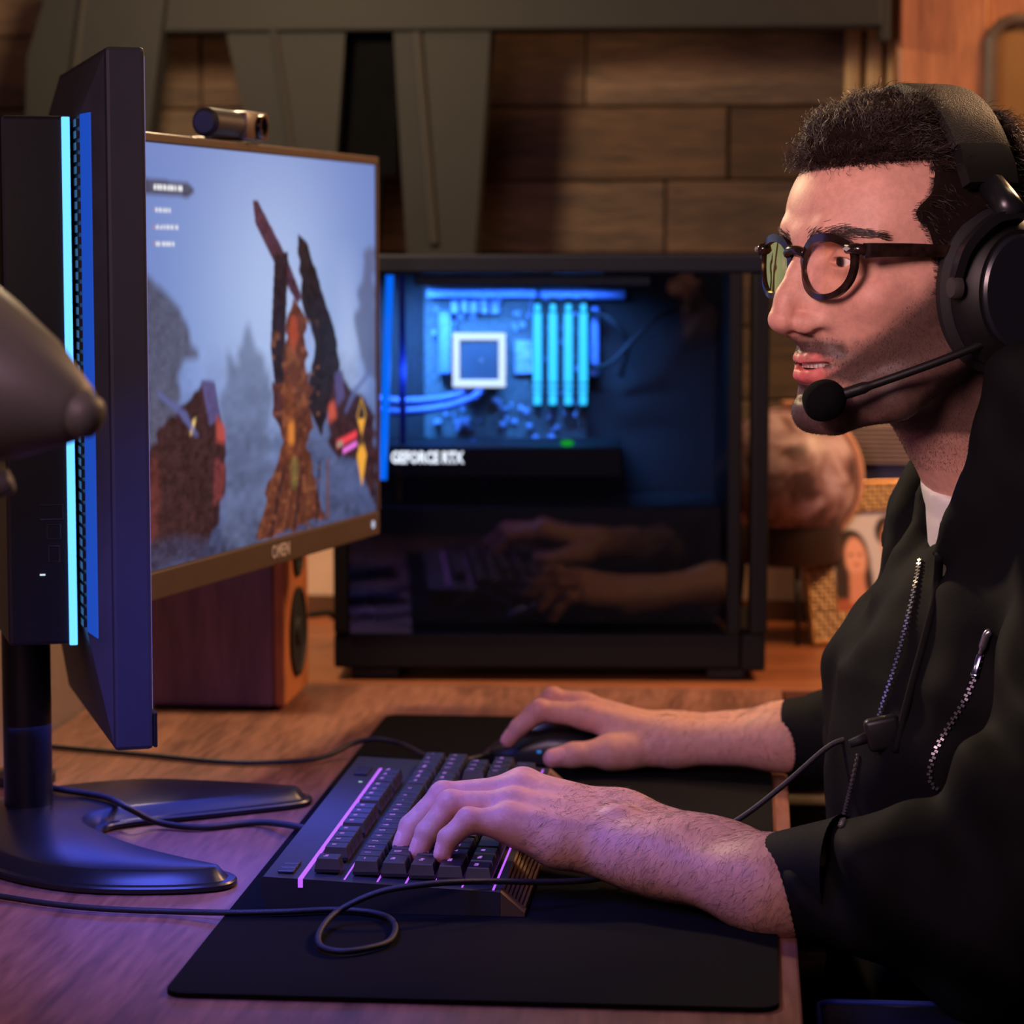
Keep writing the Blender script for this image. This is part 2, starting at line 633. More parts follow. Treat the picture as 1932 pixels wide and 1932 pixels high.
# ================================================================== right monitor with the game on it
A = Vector((-0.492, 2.085, 0)); B = Vector((-0.378, 2.652, 0))
mdir = (B - A).normalized()
mn = Vector((mdir.y, -mdir.x, 0))           # the way the screen faces
zt = at(262, 248, 2.10).z
zb = at(248, 1136, 2.10).z
zs = at(248, 1080, 2.10).z
W = (B - A).length
mon = thing('monitor', 'black monitor showing a fantasy game under a blue sky, webcam clipped on top', 'monitor', (A + B) / 2 + Vector((0, 0, DESK)))
M0 = frame_matrix(A, mdir, (0, 0, 1))       # local x along the screen, y up, z towards the viewer
if (M0.to_3x3() @ Vector((0, 0, 1))).dot(mn) < 0:
    raise RuntimeError
M_bezel = plain('monitor_bezel', rgb(92, 74, 62), 0.42, noise=0.05)
mb = MB()
mb.box((0, zb, -0.028), (W, zt, -0.004), 0.004, M=M0)
mb.build('housing', M_black, mon)
mb = MB()
mb.box((0.004, zb, -0.0035), (W - 0.004, zs, 0.004), 0.002, M=M0)
mb.build('chin', M_bezel, mon)
mb = MB()
mb.box((0, zt - 0.008, -0.0035), (W, zt, 0.003), 0.0015, M=M0)
mb.box((0, zs, -0.0035), (0.006, zt - 0.008, 0.003), 0.0012, M=M0)
mb.box((W - 0.006, zs, -0.0035), (W, zt - 0.008, 0.003), 0.0012, M=M0)
mb.build('bezel', M_bezel, mon)
mb = MB()
mb.box((W / 2 - 0.10, zb + 0.10, -0.06), (W / 2 + 0.10, zt - 0.10, -0.029), 0.012, M=M0)
mb.build('back_cover', M_black, mon)
c0 = M0 @ Vector((W / 2, (zb + zt) / 2, -0.062))
pole = Vector((-0.634, 2.235, 0))
mb = MB()
mb.tube([c0, c0 + Vector((-0.05, -0.01, 0)), Vector((pole.x + 0.05, 2.30, c0.z)), (pole.x, pole.y, c0.z)], 0.016, 10)
mb.build('arm', M_black, mon, True, 40)
mb = MB()
mb.lathe([(0.03, DESK + 0.0006), (0.03, DESK + 0.008), (0.015, DESK + 0.010), (0.015, c0.z + 0.03)], Matrix.Translation(pole), 16)
mb.build('pole', M_black, mon, True, 40)
me = text_mesh('OMEN', 0.017, 0.0003, 0.0002).copy()
me.transform(M0 @ Matrix.Translation((0.30, (zb + zs) / 2, 0.0045)) @ Matrix.Scale(0.92, 4, (1, 0, 0)))
me.transform(world_of(mon).inverted())
me.materials.clear(); me.materials.append(plain('silver_print', rgb(215, 200, 192), 0.4))
mesh_obj('brand_lettering', me, mon)
mb = MB()
mb.lathe([(0.0, 0.0008), (0.0038, 0.0006), (0.0042, 0)], M0 @ Matrix.Translation((W - 0.026, (zb + zs) / 2, 0.0042)), 12)
mb.build('power_light', glow('power_white', rgb(190, 200, 225), 0.9), mon)

# the game picture, painted procedurally: u 0..1 left to right, v 0..1 top to bottom
def game_picture(h=330, w=420):
    vv, uu = np.meshgrid(np.linspace(0, 1, h), np.linspace(0, 1, w), indexing='ij')
    def C(r, g, b): return np.array([lin(r), lin(g), lin(b)])
    img = np.zeros((h, w, 3))
    d = np.exp(-(((uu - 0.52) / 0.33) ** 2 + ((vv - 0.38) / 0.42) ** 2))[..., None]
    img[:] = C(104, 130, 196)
    img = img * (1 - d) + C(170, 190, 232) * d
    g = np.clip((vv - 0.50) / 0.5, 0, 1)[..., None]
    img = img * (1 - g) + C(62, 70, 104) * g
    n = vnoise(h, w, 24, 14, 1) * 0.6 + vnoise(h, w, 60, 40, 2) * 0.4
    # a brighter shaft at the right
    sh = np.exp(-((uu - 0.86 - 0.03 * (vv - 0.5)) / 0.07) ** 2) * np.clip((0.75 - vv) / 0.2, 0, 1) * np.clip((vv - 0.2) / 0.3, 0, 1)
    img += sh[..., None] * (C(185, 200, 235) - img) * 0.6
    def fog(poly, col, soft, amt, rough=0.0):
        nonlocal img
        wv = (vnoise(h, w, 40, 30, 5) - 0.5) * rough
        m = inside(poly, uu + wv, vv + wv * 0.8).astype(float)[..., None]
        if soft: m = blur(m, soft)
        img = img * (1 - m * amt) + np.array(col) * m * amt
    # misty trees
    fog([(0, .30), (.07, .33), (.16, .40), (.20, .50), (.13, .55), (.17, .72), (.1, .8), (0, .9)], C(70, 68, 78), 4, .85, .05)
    fog([(.93, .27), (1, .22), (1, .62), (.95, .60), (.90, .48)], C(88, 92, 124), 4, .8, .04)
    fog([(.30, .62), (.33, .50), (.37, .55), (.40, .42), (.46, .52), (.50, .62), (.5, 1), (.30, 1)], C(88, 98, 130), 5, .7, .05)
    fog([(.62, .72), (.75, .66), (.9, .70), (.9, 1), (.6, 1)], C(74, 82, 118), 6, .6, .04)
    n2 = (n - 0.5)[..., None] * np.clip((vv - 0.45) / 0.3, 0, 1)[..., None]
    img *= 1 + n2 * 0.9
    def P(poly, col, soft=1, amt=1.0, rough=0.0): fog(poly, col, soft, amt, rough)
    dk, br, rd = C(38, 26, 36), C(92, 48, 36), C(120, 62, 40)
    # tall carved idol in the middle, arms and a wing raised
    P([(.43, .12), (.45, .12), (.57, .26), (.64, .37), (.62, .39), (.52, .28), (.44, .18)], C(74, 44, 62))
    P([(.52, .26), (.58, .25), (.56, .55), (.58, .72), (.52, .62), (.50, .50)], dk)
    P([(.62, .20), (.66, .22), (.72, .33), (.78, .44), (.82, .56), (.79, .66), (.72, .75), (.66, .66), (.70, .50), (.64, .40)], C(34, 26, 34), 1, 1, .02)
    P([(.645, .46), (.675, .44), (.69, .49), (.67, .545)], C(150, 170, 222), 2)
    P([(.56, .45), (.60, .37), (.66, .43), (.66, .58), (.68, .72), (.64, .82), (.60, .74), (.56, .62)], br, 1, 1, .03)
    P([(.585, .42), (.615, .42), (.625, .48), (.60, .52), (.58, .48)], C(160, 66, 44), 3)
    P([(.52, .60), (.68, .58), (.66, .78), (.70, .88), (.74, .985), (.44, .995), (.50, .84), (.54, .74)], br, 1, 1, .03)
    P([(.56, .60), (.60, .60), (.60, .80), (.56, .80)], rd, 2, .8)
    P([(.50, .58), (.54, .62), (.55, .72), (.51, .68)], C(70, 36, 38), 1, 1, .02)
    P([(.575, .70), (.60, .70), (.60, .76), (.575, .76)], C(214, 128, 56), 3)
    P([(.585, .80), (.615, .80), (.61, .88), (.585, .88)], C(120, 110, 60), 3, .8)
    for k in range(7):
        a = .46 + .04 * k
        P([(a + .05, .82), (a + .06, .82), (a + .02 * (k - 2) * .6 + .012, .99), (a + .02 * (k - 2) * .6, .99)], dk if k % 2 else C(112, 66, 44), 1, .8)
    # left gauntlet
    P([(0, .76), (.06, .68), (.16, .62), (.22, .57), (.27, .58), (.30, .68), (.31, .80), (.28, .92), (.20, .99), (0, .99)], C(52, 30, 34), 2, 1, .02)
    P([(.22, .565), (.27, .57), (.29, .66), (.25, .68)], C(84, 76, 124), 2)
    P([(.275, .655), (.31, .69), (.31, .73), (.275, .72)], C(176, 74, 66), 3)
    P([(.27, .76), (.31, .78), (.30, .86), (.26, .88)], C(112, 50, 54), 3)
    P([(.185, .66), (.20, .655), (.185, .69), (.175, .695)], C(250, 214, 130), 2)
    P([(0, .78), (.05, .72), (.07, .80), (.05, .92), (0, .96)], C(84, 40, 40), 4)
    P([(0, .94), (.12, .93), (.24, .96), (.30, 1), (0, 1)], C(52, 56, 84), 5, .8)
    # right gauntlet
    P([(.78, .60), (.82, .58), (.86, .63), (.93, .66), (.99, .72), (1, .99), (.97, .95), (.90, .84), (.80, .82), (.76, .78), (.77, .68)], C(56, 32, 38), 2, 1, .02)
    P([(.79, .585), (.83, .58), (.84, .66), (.80, .68)], C(84, 74, 122), 2)
    P([(.76, .67), (.79, .66), (.80, .71), (.76, .72)], C(196, 84, 66), 3)
    P([(.80, .775), (.90, .755), (.90, .775), (.80, .795)], C(250, 70, 84), 2)
    P([(.83, .80), (.90, .785), (.90, .80), (.83, .815)], C(240, 120, 225), 1)
    P([(.80, .78), (.83, .775), (.83, .79), (.80, .795)], C(150, 146, 128), 1)
    # arcs
    for s, cx in ((1, .06), (-1, .985)):
        P([(cx, .575), (cx + s * .10, .635), (cx + s * .15, .70), (cx + s * .135, .70), (cx + s * .08, .645), (cx, .59)], C(92, 100, 158), 2, .8)
    # amber diamonds
    am = C(240, 168, 62)
    P([(.925, .66), (.95, .715), (.925, .76), (.90, .715)], C(190, 140, 60), 1)
    P([(.925, .675), (.943, .715), (.925, .74), (.907, .715)], C(52, 40, 44), 1)
    P([(.905, .725), (.945, .725), (.925, .775)], am, 1)
    P([(.925, .775), (.95, .83), (.925, .92), (.90, .83)], am, 1)
    P([(.925, .775), (.935, .79), (.925, .81), (.915, .79)], C(60, 46, 40), 1)
    # menu: one dark bar with a pale line on it, three more pale lines
    P([(-.02, .080), (.18, .088), (.205, .105), (.18, .122), (-.02, .118)], C(64, 70, 92), 2, .95)
    def words(u0, v0, wd, hh, seed, amt):
        rs = np.random.RandomState(seed); u = u0
        while u < u0 + wd:
            b = rs.uniform(.006, .018)
            P([(u, v0 + rs.uniform(0, .004)), (u + b, v0), (u + b, v0 + hh), (u, v0 + hh)], C(235, 236, 240), 1, amt)
            u += b + rs.uniform(.001, .004)
    words(.055, .095, .10, .013, 1, 1.0)
    words(.06, .150, .055, .010, 2, .85)
    words(.06, .190, .070, .010, 3, .85)
    words(.06, .228, .060, .010, 4, .85)
    for v0 in (.152, .192, .23):
        P([(.052, v0), (.058, v0), (.058, v0 + .006), (.052, v0 + .006)], C(200, 120, 90), 1, .8)
    dk_ = np.clip(1 - img.mean(2) * 6, 0, 1)
    tex = vnoise(h, w, 70, 60, 11) * 0.6 + vnoise(h, w, 140, 120, 12) * 0.4
    img *= (1 + (tex - 0.5) * 1.5 * dk_)[..., None]
    warm = np.clip((vnoise(h, w, 55, 45, 13) - 0.62) * 4, 0, 1) * dk_ * (np.abs(uu - 0.6) < 0.12) * (vv > 0.42)
    img += warm[..., None] * np.array([0.16, 0.055, 0.02])
    return np.clip(img, 0, 1)

raster_mesh('screen', game_picture(), M0 @ Vector((0.006, zt - 0.008, 0.0005)), (M0.to_3x3() @ Vector((W - 0.012, 0, 0))),
            Vector((0, 0, -(zt - 0.008 - zs))), attr_mat('screen_glow', emit=1.0, rough=0.3), mon)

# ------------------------------------------------------------------ webcam
cx0, cx1 = W * 0.26, W * 0.46
zc = zt + 0.0015
wc = thing('webcam', 'small dark webcam with a round lens on top of the game monitor', 'webcam', M0 @ Vector((0.2, zt, 0)))
mb = MB()
Mx = M0 @ Matrix.Translation((0, zc + 0.0128, -0.003)) @ Matrix.Rotation(math.pi / 2, 4, 'Y')
mb.lathe([(0, cx0), (0.009, cx0), (0.0125, cx0 + 0.004), (0.0125, cx0 + 0.062), (0, cx0 + 0.062)], Mx, 20)
mb.build('body', plain('webcam_shell', rgb(52, 52, 58), 0.4), wc, True, 40)
mb = MB()
mb.box((cx0 + 0.063, zc + 0.0005, -0.018), (cx1, zc + 0.0255, 0.011), 0.004, M=M0)
mb.build('lens_block', plain('webcam_block', rgb(96, 72, 58), 0.4), wc, True, 40)
mb = MB()
mb.lathe([(0.0098, 0), (0.0098, 0.004), (0.0072, 0.004), (0.006, 0.001), (0, 0.001)], M0 @ Matrix.Translation((cx0 + 0.092, zc + 0.013, 0.0112)), 20)
ln = mb.build('lens', plain('lens_glass', rgb(14, 14, 16), 0.1), wc, True, 40)
mb = MB()
mb.box((cx0 + 0.05, zc - 0.03, -0.036), (cx1 - 0.02, zc - 0.0002, -0.030), 0.001, M=M0)
mb.box((cx0 + 0.05, zc + 0.0002, -0.036), (cx1 - 0.02, zc + 0.003, -0.006), 0.001, M=M0)
mb.build('clip', M_black, wc)

# ================================================================== left monitor, upright, seen from its edge
cen = Vector((-0.462, 1.935, 0))             # near edge of the panel, middle of its thickness
a2 = math.radians(21)
d2 = Vector((-math.sin(a2), math.cos(a2), 0))    # along the panel, away from the camera
n2 = Vector((math.cos(a2), math.sin(a2), 0))     # the way its screen faces
zb2, zt2 = at(205, 1415, 1.935).z, at(235, 88, 1.935).z
pm = thing('monitor', 'upright black monitor seen edge-on with a glowing blue strip and its painted reflection on its back, on a splayed foot', 'monitor', (-0.585, 2.05, DESK))
M2 = frame_matrix(cen, d2, (0, 0, 1))        # x along panel, y up, z = d2 x up
if (M2.to_3x3() @ Vector((0, 0, 1))).dot(n2) < 0:
    raise RuntimeError
PW = 0.315
M_edge = plain('monitor_edge', rgb(56, 57, 68), 0.5, noise=0.05)
mb = MB()
mb.box((0, zb2, -0.014), (PW, zt2, 0.015), 0.003, M=M2)
mb.build('panel', M_edge, pm)
mb = MB()
mb.box((0.002, zb2 + 0.001, 0.0152), (PW - 0.002, zb2 + 0.028, 0.0185), 0.001, M=M2)
mb.build('chin', M_black, pm)
mb = MB()
mb.raw([(0.006, zb2 + 0.03, 0.0156), (PW - 0.006, zb2 + 0.03, 0.0156), (PW - 0.006, zt2 - 0.006, 0.0156), (0.006, zt2 - 0.006, 0.0156)], [(0, 1, 2, 3)], M2)
mb.build('screen', glow('lit_screen', (0.30, 0.26, 1.0, 1), 0.9), pm)
# back shell: bevelled slab behind the panel
hz0, hz1 = at(170, 1175, 2.0).z, at(170, 222, 2.0).z
mb = MB()
v = []
for (x0, x1, y0, y1, z) in ((0.004, PW - 0.004, zb2 + 0.004, zt2 - 0.004, -0.0142), (0.03, PW - 0.03, hz0, hz1, -0.030)):
    v += [(x0, y0, z), (x1, y0, z), (x1, y1, z), (x0, y1, z)]
mb.raw(v, [(0, 1, 2, 3), (7, 6, 5, 4), (0, 4, 5, 1), (1, 5, 6, 2), (2, 6, 7, 3), (3, 7, 4, 0)], M2)
mb.build('back_shell', plain('monitor_back', rgb(70, 72, 84), 0.5), pm)
# vents, louvre by louvre
nv = 44
lv0 = None
for k in range(nv):
    zz = hz0 + 0.006 + (hz1 - hz0 - 0.012) * k / (nv - 1)
    if lv0 is None:
        mb = MB()
        mb.box((0.0305, zz - 0.0028, -0.0325), (0.0515, zz + 0.0028, -0.0302), M=M2)
        lv0, lz0 = mb.build('louvre', M_black, pm), zz
    else:
        o = lv0.copy(); COL.objects.link(o); o.parent = pm
        o.location = lv0.location + Vector((0, 0, zz - lz0))
# body block behind, carrying the lit strip
bz0, bz1 = at(110, 1204, 2.0).z, at(140, 222, 2.0).z
KX, KZ = 0.052, -0.0345                        # near face and inner side of the block in the panel's frame
mb = MB()
mb.box((KX, bz0, KZ - 0.052), (0.26, bz1, KZ), 0.003, M=M2)
body = mb.build('stand_block', M_black, pm)
mb = MB()
mb.box((KX - 0.0025, bz0 - 0.0005, KZ - 0.0065), (KX + 0.0005, bz1 - 0.001, KZ - 0.0005), 0.0006, M=M2)
mb.build('glow_strip', glow('blue_strip', (0.10, 0.42, 1.0, 1), 2.1), pm)
mb = MB()
mb.raw([(0.0185, hz0 - 0.004, -0.0237), (0.0285, hz0, -0.0300), (0.0285, hz1, -0.0300), (0.0185, hz1 + 0.001, -0.0237),
        (0.0180, hz0 - 0.004, -0.0229), (0.0280, hz0, -0.0290), (0.0280, hz1, -0.0290), (0.0180, hz1 + 0.001, -0.0229)],
       [(0, 1, 2, 3), (7, 6, 5, 4), (0, 4, 5, 1), (1, 5, 6, 2), (2, 6, 7, 3), (3, 7, 4, 0)], M2)
mb.build('glow_strip', glow('strip_reflection', (0.01, 0.13, 0.95, 1), 0.5), pm)  # painted glow: the strip's reflection on the shell, not a second source
# sockets on the near side of the block
for (x0, x1, zc, hh) in ((-0.027, -0.010, at(90, 960, 1.99).z, 0.0055), (-0.022, -0.012, at(90, 997, 1.99).z, 0.0055), (-0.021, -0.013, at(90, 1038, 1.99).z, 0.006)):
    mb = MB()
    q = [M2 @ Vector((KX - 0.0004, zc + dz, KZ + x)) for x, dz in ((x0, -hh), (x1, -hh), (x1, hh), (x0, hh))]
    mb.tube(q, 0.0006, 5, closed=True)
    mb.build('socket', M_grey, pm)
mb = MB()
zc = at(66, 1076, 1.99).z
mb.box((KX - 0.001, zc - 0.0006, KZ - 0.028), (KX + 0.0004, zc + 0.0006, KZ - 0.024), M=M2)
mb.build('status_light', glow('status_white', (0.7, 0.85, 1, 1), 1.0), pm)
# column and V foot
mb = MB()
Mc = Matrix.Translation((-0.582, 2.072, 0)) @ Matrix.Scale(1.0, 4)
mb.lathe([(0.0195, DESK + 0.012), (0.0195, bz0 + 0.02)], Mc, 28)
mb.build('column', M_black2, pm, True, 40)
def foot_ring(off, z):
    """outline of the V foot, shrunk inward by off"""
    px = [(-60, 1590), (-40, 1640), (30, 1668), (150, 1687), (300, 1690), (410, 1684), (446, 1672), (436, 1660), (380, 1648), (290, 1625), (225, 1600), (195, 1583), (200, 1572), (240, 1563),
          (330, 1553), (450, 1540), (560, 1527), (588, 1518), (570, 1508), (450, 1500), (300, 1494), (180, 1500), (60, 1515), (-40, 1545)]
    c = [on(a, b, DESK)[:2] for a, b in px]
    P = [Vector((x, y)) for x, y in c]
    out = []
    n = len(P)
    for i in range(n):
        t = (P[(i + 1) % n] - P[i - 1]).normalized()
        nrm = Vector((-t.y, t.x))
        out.append(P[i] + nrm * off)
    sm = catmull([(p.x, p.y, z) for p in out], 5, True)
    return sm
mb = MB()
rings = []
prof = [(0.002, 0.7503), (0.0, 0.7515), (0.0, 0.7545), (0.0012, 0.7558), (0.0065, 0.7562), (0.0090, 0.7585), (0.0140, 0.7640), (0.0170, 0.7650)]
for off, z in prof:
    rings.append([mb.bm.verts.new(p) for p in foot_ring(off, z)])
for R0, R1 in zip(rings, rings[1:]):
    n = len(R0)
    for k in range(n):
        mb.bm.faces.new((R0[k], R0[(k + 1) % n], R1[(k + 1) % n], R1[k]))
bmesh.ops.triangle_fill(mb.bm, use_beauty=True, edges=[mb.bm.edges.get((rings[-1][k], rings[-1][(k + 1) % len(rings[-1])])) for k in range(len(rings[-1]))])
bmesh.ops.triangle_fill(mb.bm, use_beauty=True, edges=[mb.bm.edges.get((rings[0][k], rings[0][(k + 1) % len(rings[0])])) for k in range(len(rings[0]))])
mb.build('foot', plain('satin_black_metal', rgb(34, 33, 34), 0.32, 0.3, noise=0.05), pm, True, 35)
# ================================================================== desktop computer
rot_pc = math.radians(4.0)
p0 = on(632, 1284, DESK)                       # front left foot corner
pc = thing('computer', 'black desktop computer with a glass side and blue lit parts inside', 'computer', (p0.x, p0.y, DESK), rot_pc)
Mpc = world_of(pc)
S = 0.4655                                      # case length
PX = S / 820.0                                   # metres per photo pixel on the glass
def L(px, py): return ((px - 630) * PX, 0.0135 + (1262 - py) * PX)
H = L(0, 476)[1]
def cbox(x0, y0, x1, y1, ya, yb, bev=0.0015):
    a, b = L(x0, y1), L(x1, y0)
    return ((a[0], ya, a[1]), (b[0], yb, b[1]), bev)
def add(mb, x0, y0, x1, y1, ya, yb, bev=0.0015):
    a, b, c = cbox(x0, y0, x1, y1, ya, yb, bev)
    return mb.box(a, b, c, M=Mpc)
D = 0.235
M_case = plain('case_black', rgb(13, 13, 16), 0.55, noise=0.05, spec=0.25)
M_case_top = plain('case_blue_black', rgb(18, 21, 36), 0.6, noise=0.05, spec=0.25)
add(MB(), 628, 476, 1452, 512, 0.0, D, 0.003).build('top_panel', M_case_top, pc)
add(MB(), 628, 1196, 1404, 1262, 0.002, D, 0.003).build('bottom_panel', M_case, pc)
add(MB(), 1404, 1196, 1450, 1266, 0.002, D, 0.003).build('rear_base', M_case, pc)
add(MB(), 628, 512, 658, 1196, 0.0, D, 0.003).build('front_panel', M_case, pc)
add(MB(), 1376, 512, 1402, 1196, 0.0, D, 0.002).build('rear_panel', M_case, pc)
add(MB(), 1421, 512, 1453, 1196, 0.0, 0.05, 0.003).build('rear_bar', M_case, pc)
add(MB(), 658, 512, 1376, 1196, D - 0.004, D, 0.0005).build('back_panel', M_case, pc)
for (x0, x1) in ((660, 752), (1340, 1412)):
    mb = MB()
    a, b = L(x0, 1262), L(x1, 1262)
    mb.box((a[0], 0.01, 0.0004), (b[0], D - 0.01, a[1] - 0.0002), 0.003, M=Mpc)
    mb.build('foot', M_rubber, pc)
# glass side
mg = bpy.data.materials.new('tinted_glass')
mg.use_nodes = True
nt = mg.node_tree
nt.nodes.clear()
out = nt.nodes.new('ShaderNodeOutputMaterial')
tr = nt.nodes.new('ShaderNodeBsdfTransparent'); tr.inputs['Color'].default_value = (0.80, 0.82, 0.86, 1)
gl = nt.nodes.new('ShaderNodeBsdfGlossy'); gl.inputs['Roughness'].default_value = 0.02
fz = nt.nodes.new('ShaderNodeFresnel'); fz.inputs['IOR'].default_value = 1.55
mx = nt.nodes.new('ShaderNodeMixShader')
nt.links.new(fz.outputs[0], mx.inputs['Fac']); nt.links.new(tr.outputs[0], mx.inputs[1]); nt.links.new(gl.outputs[0], mx.inputs[2])
nt.links.new(mx.outputs[0], out.inputs['Surface'])
add(MB(), 659, 513, 1375, 1195, -0.0005, 0.0035, 0.0).build('glass_side', mg, pc)
# inside
M_tray = plain('tray_black', rgb(9, 9, 11), 0.7, noise=0.1)
M_board = plain('circuit_board', rgb(66, 84, 84), 0.6, noise=0.35, scale=160)
M_chip = plain('board_parts', rgb(120, 150, 190), 0.45, noise=0.4, scale=120)
M_sink = plain('heat_sink', rgb(96, 128, 190), 0.4, 0.3, noise=0.2, scale=200)
yb = D - 0.012
add(MB(), 660, 516, 1374, 1190, yb + 0.004, yb + 0.007, 0).build('tray', M_tray, pc)
board = add(MB(), 782, 540, 1112, 850, yb - 0.004, yb + 0.0035, 0.0005).build('circuit_board', M_board, pc)
add(MB(), 782, 514, 1230, 536, 0.02, yb - 0.01, 0.002).build('radiator', plain('radiator_green_black', rgb(40, 50, 52), 0.5), pc)
add(MB(), 790, 546, 1010, 562, yb - 0.035, yb - 0.0045, 0.001).build('heat_sink', M_sink, board)
add(MB(), 1014, 545, 1190, 566, yb - 0.03, yb - 0.0045, 0.003).build('connector_cover', M_sink, pc)
for k in range(5):
    add(MB(), 838 + k * 20, 568, 852 + k * 20, 594, yb - 0.026, yb - 0.0045, 0.001).build('choke', M_chip, board)
add(MB(), 812, 590, 838, 716, yb - 0.026, yb - 0.0045, 0.002).build('heat_sink', M_sink, board)
add(MB(), 966, 650, 1002, 716, yb - 0.014, yb - 0.0045, 0.001).build('chipset_cover', M_chip, board)
rp = random.Random(3)
for k in range(110):
    x, y = rp.uniform(792, 1100), rp.choice([rp.uniform(544, 630), rp.uniform(560, 740), rp.uniform(745, 842)])
    if 836 < x < 1000 and 625 < y < 745: continue
    w, h = rp.uniform(5, 13), rp.uniform(5, 11)
    add(MB(), x, y, x + w, y + h, yb - rp.uniform(0.006, 0.018), yb - 0.0045, 0.0005).build('component', M_chip, board)
# cooler head with a white square ring
add(MB(), 846, 636, 946, 736, yb - 0.050, yb - 0.005, 0.003).build('cooler_head', plain('cooler_black', rgb(42, 52, 58), 0.4), pc)
ring = MB()
for (x0, y0, x1, y1) in ((843, 632, 949, 646), (843, 725, 949, 740), (843, 646, 857, 725), (935, 646, 949, 725)):
    add(ring, x0, y0, x1, y1, yb - 0.055, yb - 0.0502, 0.002)
ring.build('cooler_ring', glow('cooler_white', (0.78, 0.90, 1.0, 1), 1.5), pc)
add(MB(), 896, 682, 904, 690, yb - 0.0505, yb - 0.0495, 0).build('cooler_dot', glow('cooler_dot_blue', rgb(110, 150, 190), 0.6), pc)
# memory sticks with lit tops
for x in (1012, 1043, 1074, 1104):
    st = add(MB(), x - 9, 560, x + 9, 785, yb - 0.030, yb - 0.0045, 0.001).build('memory_stick', M_tray, pc)
    lt = MB()
    ys = [575, 592, 735, 750, 757, 777]
    for (y0, y1, wd) in ((575, 590, 6), (592, 732, 8.5), (735, 744, 8.5), (747, 755, 8.5), (757, 777, 7.5)):
        add(lt, x - wd, y0, x + wd, y1, yb - 0.036, yb - 0.0302, 0.0015)
    lt.build('light_bar', glow('memory_cyan', (0.02, 0.55, 1.0, 1), 2.0), st)
# coolant hoses and cables
def hose(pts, r, name, mat):
    P = catmull([Mpc @ Vector((*[L(px, py)[0]], y, L(px, py)[1])) for px, py, y in pts], 8)
    MB().tube(P, r, 10).build(name, mat, pc, True)
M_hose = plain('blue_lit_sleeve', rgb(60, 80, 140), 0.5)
hose([(905, 740, yb - 0.04), (880, 762, yb - 0.06), (820, 780, yb - 0.07), (740, 788, yb - 0.07), (690, 786, yb - 0.06)], 0.0045, 'hose', M_hose)
hose([(880, 740, yb - 0.04), (850, 756, yb - 0.05), (800, 766, yb - 0.05), (730, 768, yb - 0.05), (690, 764, yb - 0.05)], 0.0045, 'hose', M_hose)
hose([(1105, 590, yb - 0.02), (1150, 600, yb - 0.06), (1190, 650, yb - 0.05), (1180, 720, yb - 0.02)], 0.003, 'cable', M_rubber)
hose([(1120, 700, yb - 0.02), (1160, 690, yb - 0.06), (1240, 610, yb - 0.05), (1330, 570, yb - 0.02)], 0.003, 'cable', M_rubber)
hose([(880, 850, yb - 0.05), (900, 890, yb - 0.07), (910, 935, yb - 0.06)], 0.005, 'cable', M_hose)
add(MB(), 1118, 580, 1136, 720, yb - 0.02, yb - 0.0005, 0.002).build('power_plug', M_sink, pc)
# graphics card with its lettering
gpu = add(MB(), 700, 846, 1180, 905, 0.055, yb - 0.004, 0.003).build('graphics_card', M_case, pc)
me = text_mesh('GEFORCE RTX', 0.0175, 0.0004, 0.0006).copy()
cx, cz = L(802, 867)
mt = Mpc @ Matrix.Translation((cx, 0.0545, cz)) @ Matrix.Rotation(math.pi / 2, 4, 'X')
bb = [v.co.x for v in me.vertices]
me.transform(mt @ Matrix.Scale((140 * PX) / (max(bb) - min(bb)), 4, (1, 0, 0)))
me.transform(world_of(gpu).inverted()); 
me.materials.clear(); me.materials.append(glow('lettering_white', (0.92, 0.95, 1.0, 1), 2.0))
mesh_obj('lettering', me, gpu)
mb = MB()
mb.lathe([(0.0, 0.0015), (0.006, 0.001), (0.0075, 0)], Mpc @ Matrix.Translation((L(1072, 0)[0], 0.0548, L(0, 836)[1] - 0.001)) @ Matrix.Rotation(math.pi / 2, 4, 'X') @ Matrix.Scale(0.5, 4, (0, 1, 0)), 16)
mb.build('status_light', glow('status_green', (0.0, 0.45, 0.01, 1), 1.0), pc)
add(MB(), 700, 960, 1372, 1190, 0.05, yb, 0.003).build('power_supply_shroud', M_tray, pc)
# light strip behind the front panel
ls = MB()
a0, a1 = L(735, 505), L(720, 905)
ls.tube([Mpc @ Vector((a0[0], 0.028, a0[1] - 0.006)), Mpc @ Vector((a1[0], 0.028, a1[1]))], 0.0042, 10)
ls.build('glow_strip', glow('front_blue', (0.0, 0.16, 1.0, 1), 1.4), pc, True)
add(MB(), 748, 514, 760, 842, 0.065, 0.072, 0.001).build('strip_carrier', plain('strip_carrier_blue', rgb(30, 44, 120), 0.3), pc)
# real light given off by the strips inside the case
lx, lz = L(935, 545)
al = area_light('case_top_light', Mpc @ Vector((lx, 0.10, H - 0.03)), Mpc @ Vector((lx, 0.19, 0.32)), 0.24, 8.0, (0.08, 0.30, 1.0), 0.03, math.radians(105))
lx, lz = L(770, 700)
point_light('case_strip_light', Mpc @ Vector((lx, 0.06, lz)), 0.35, (0.05, 0.22, 1.0), 0.02)
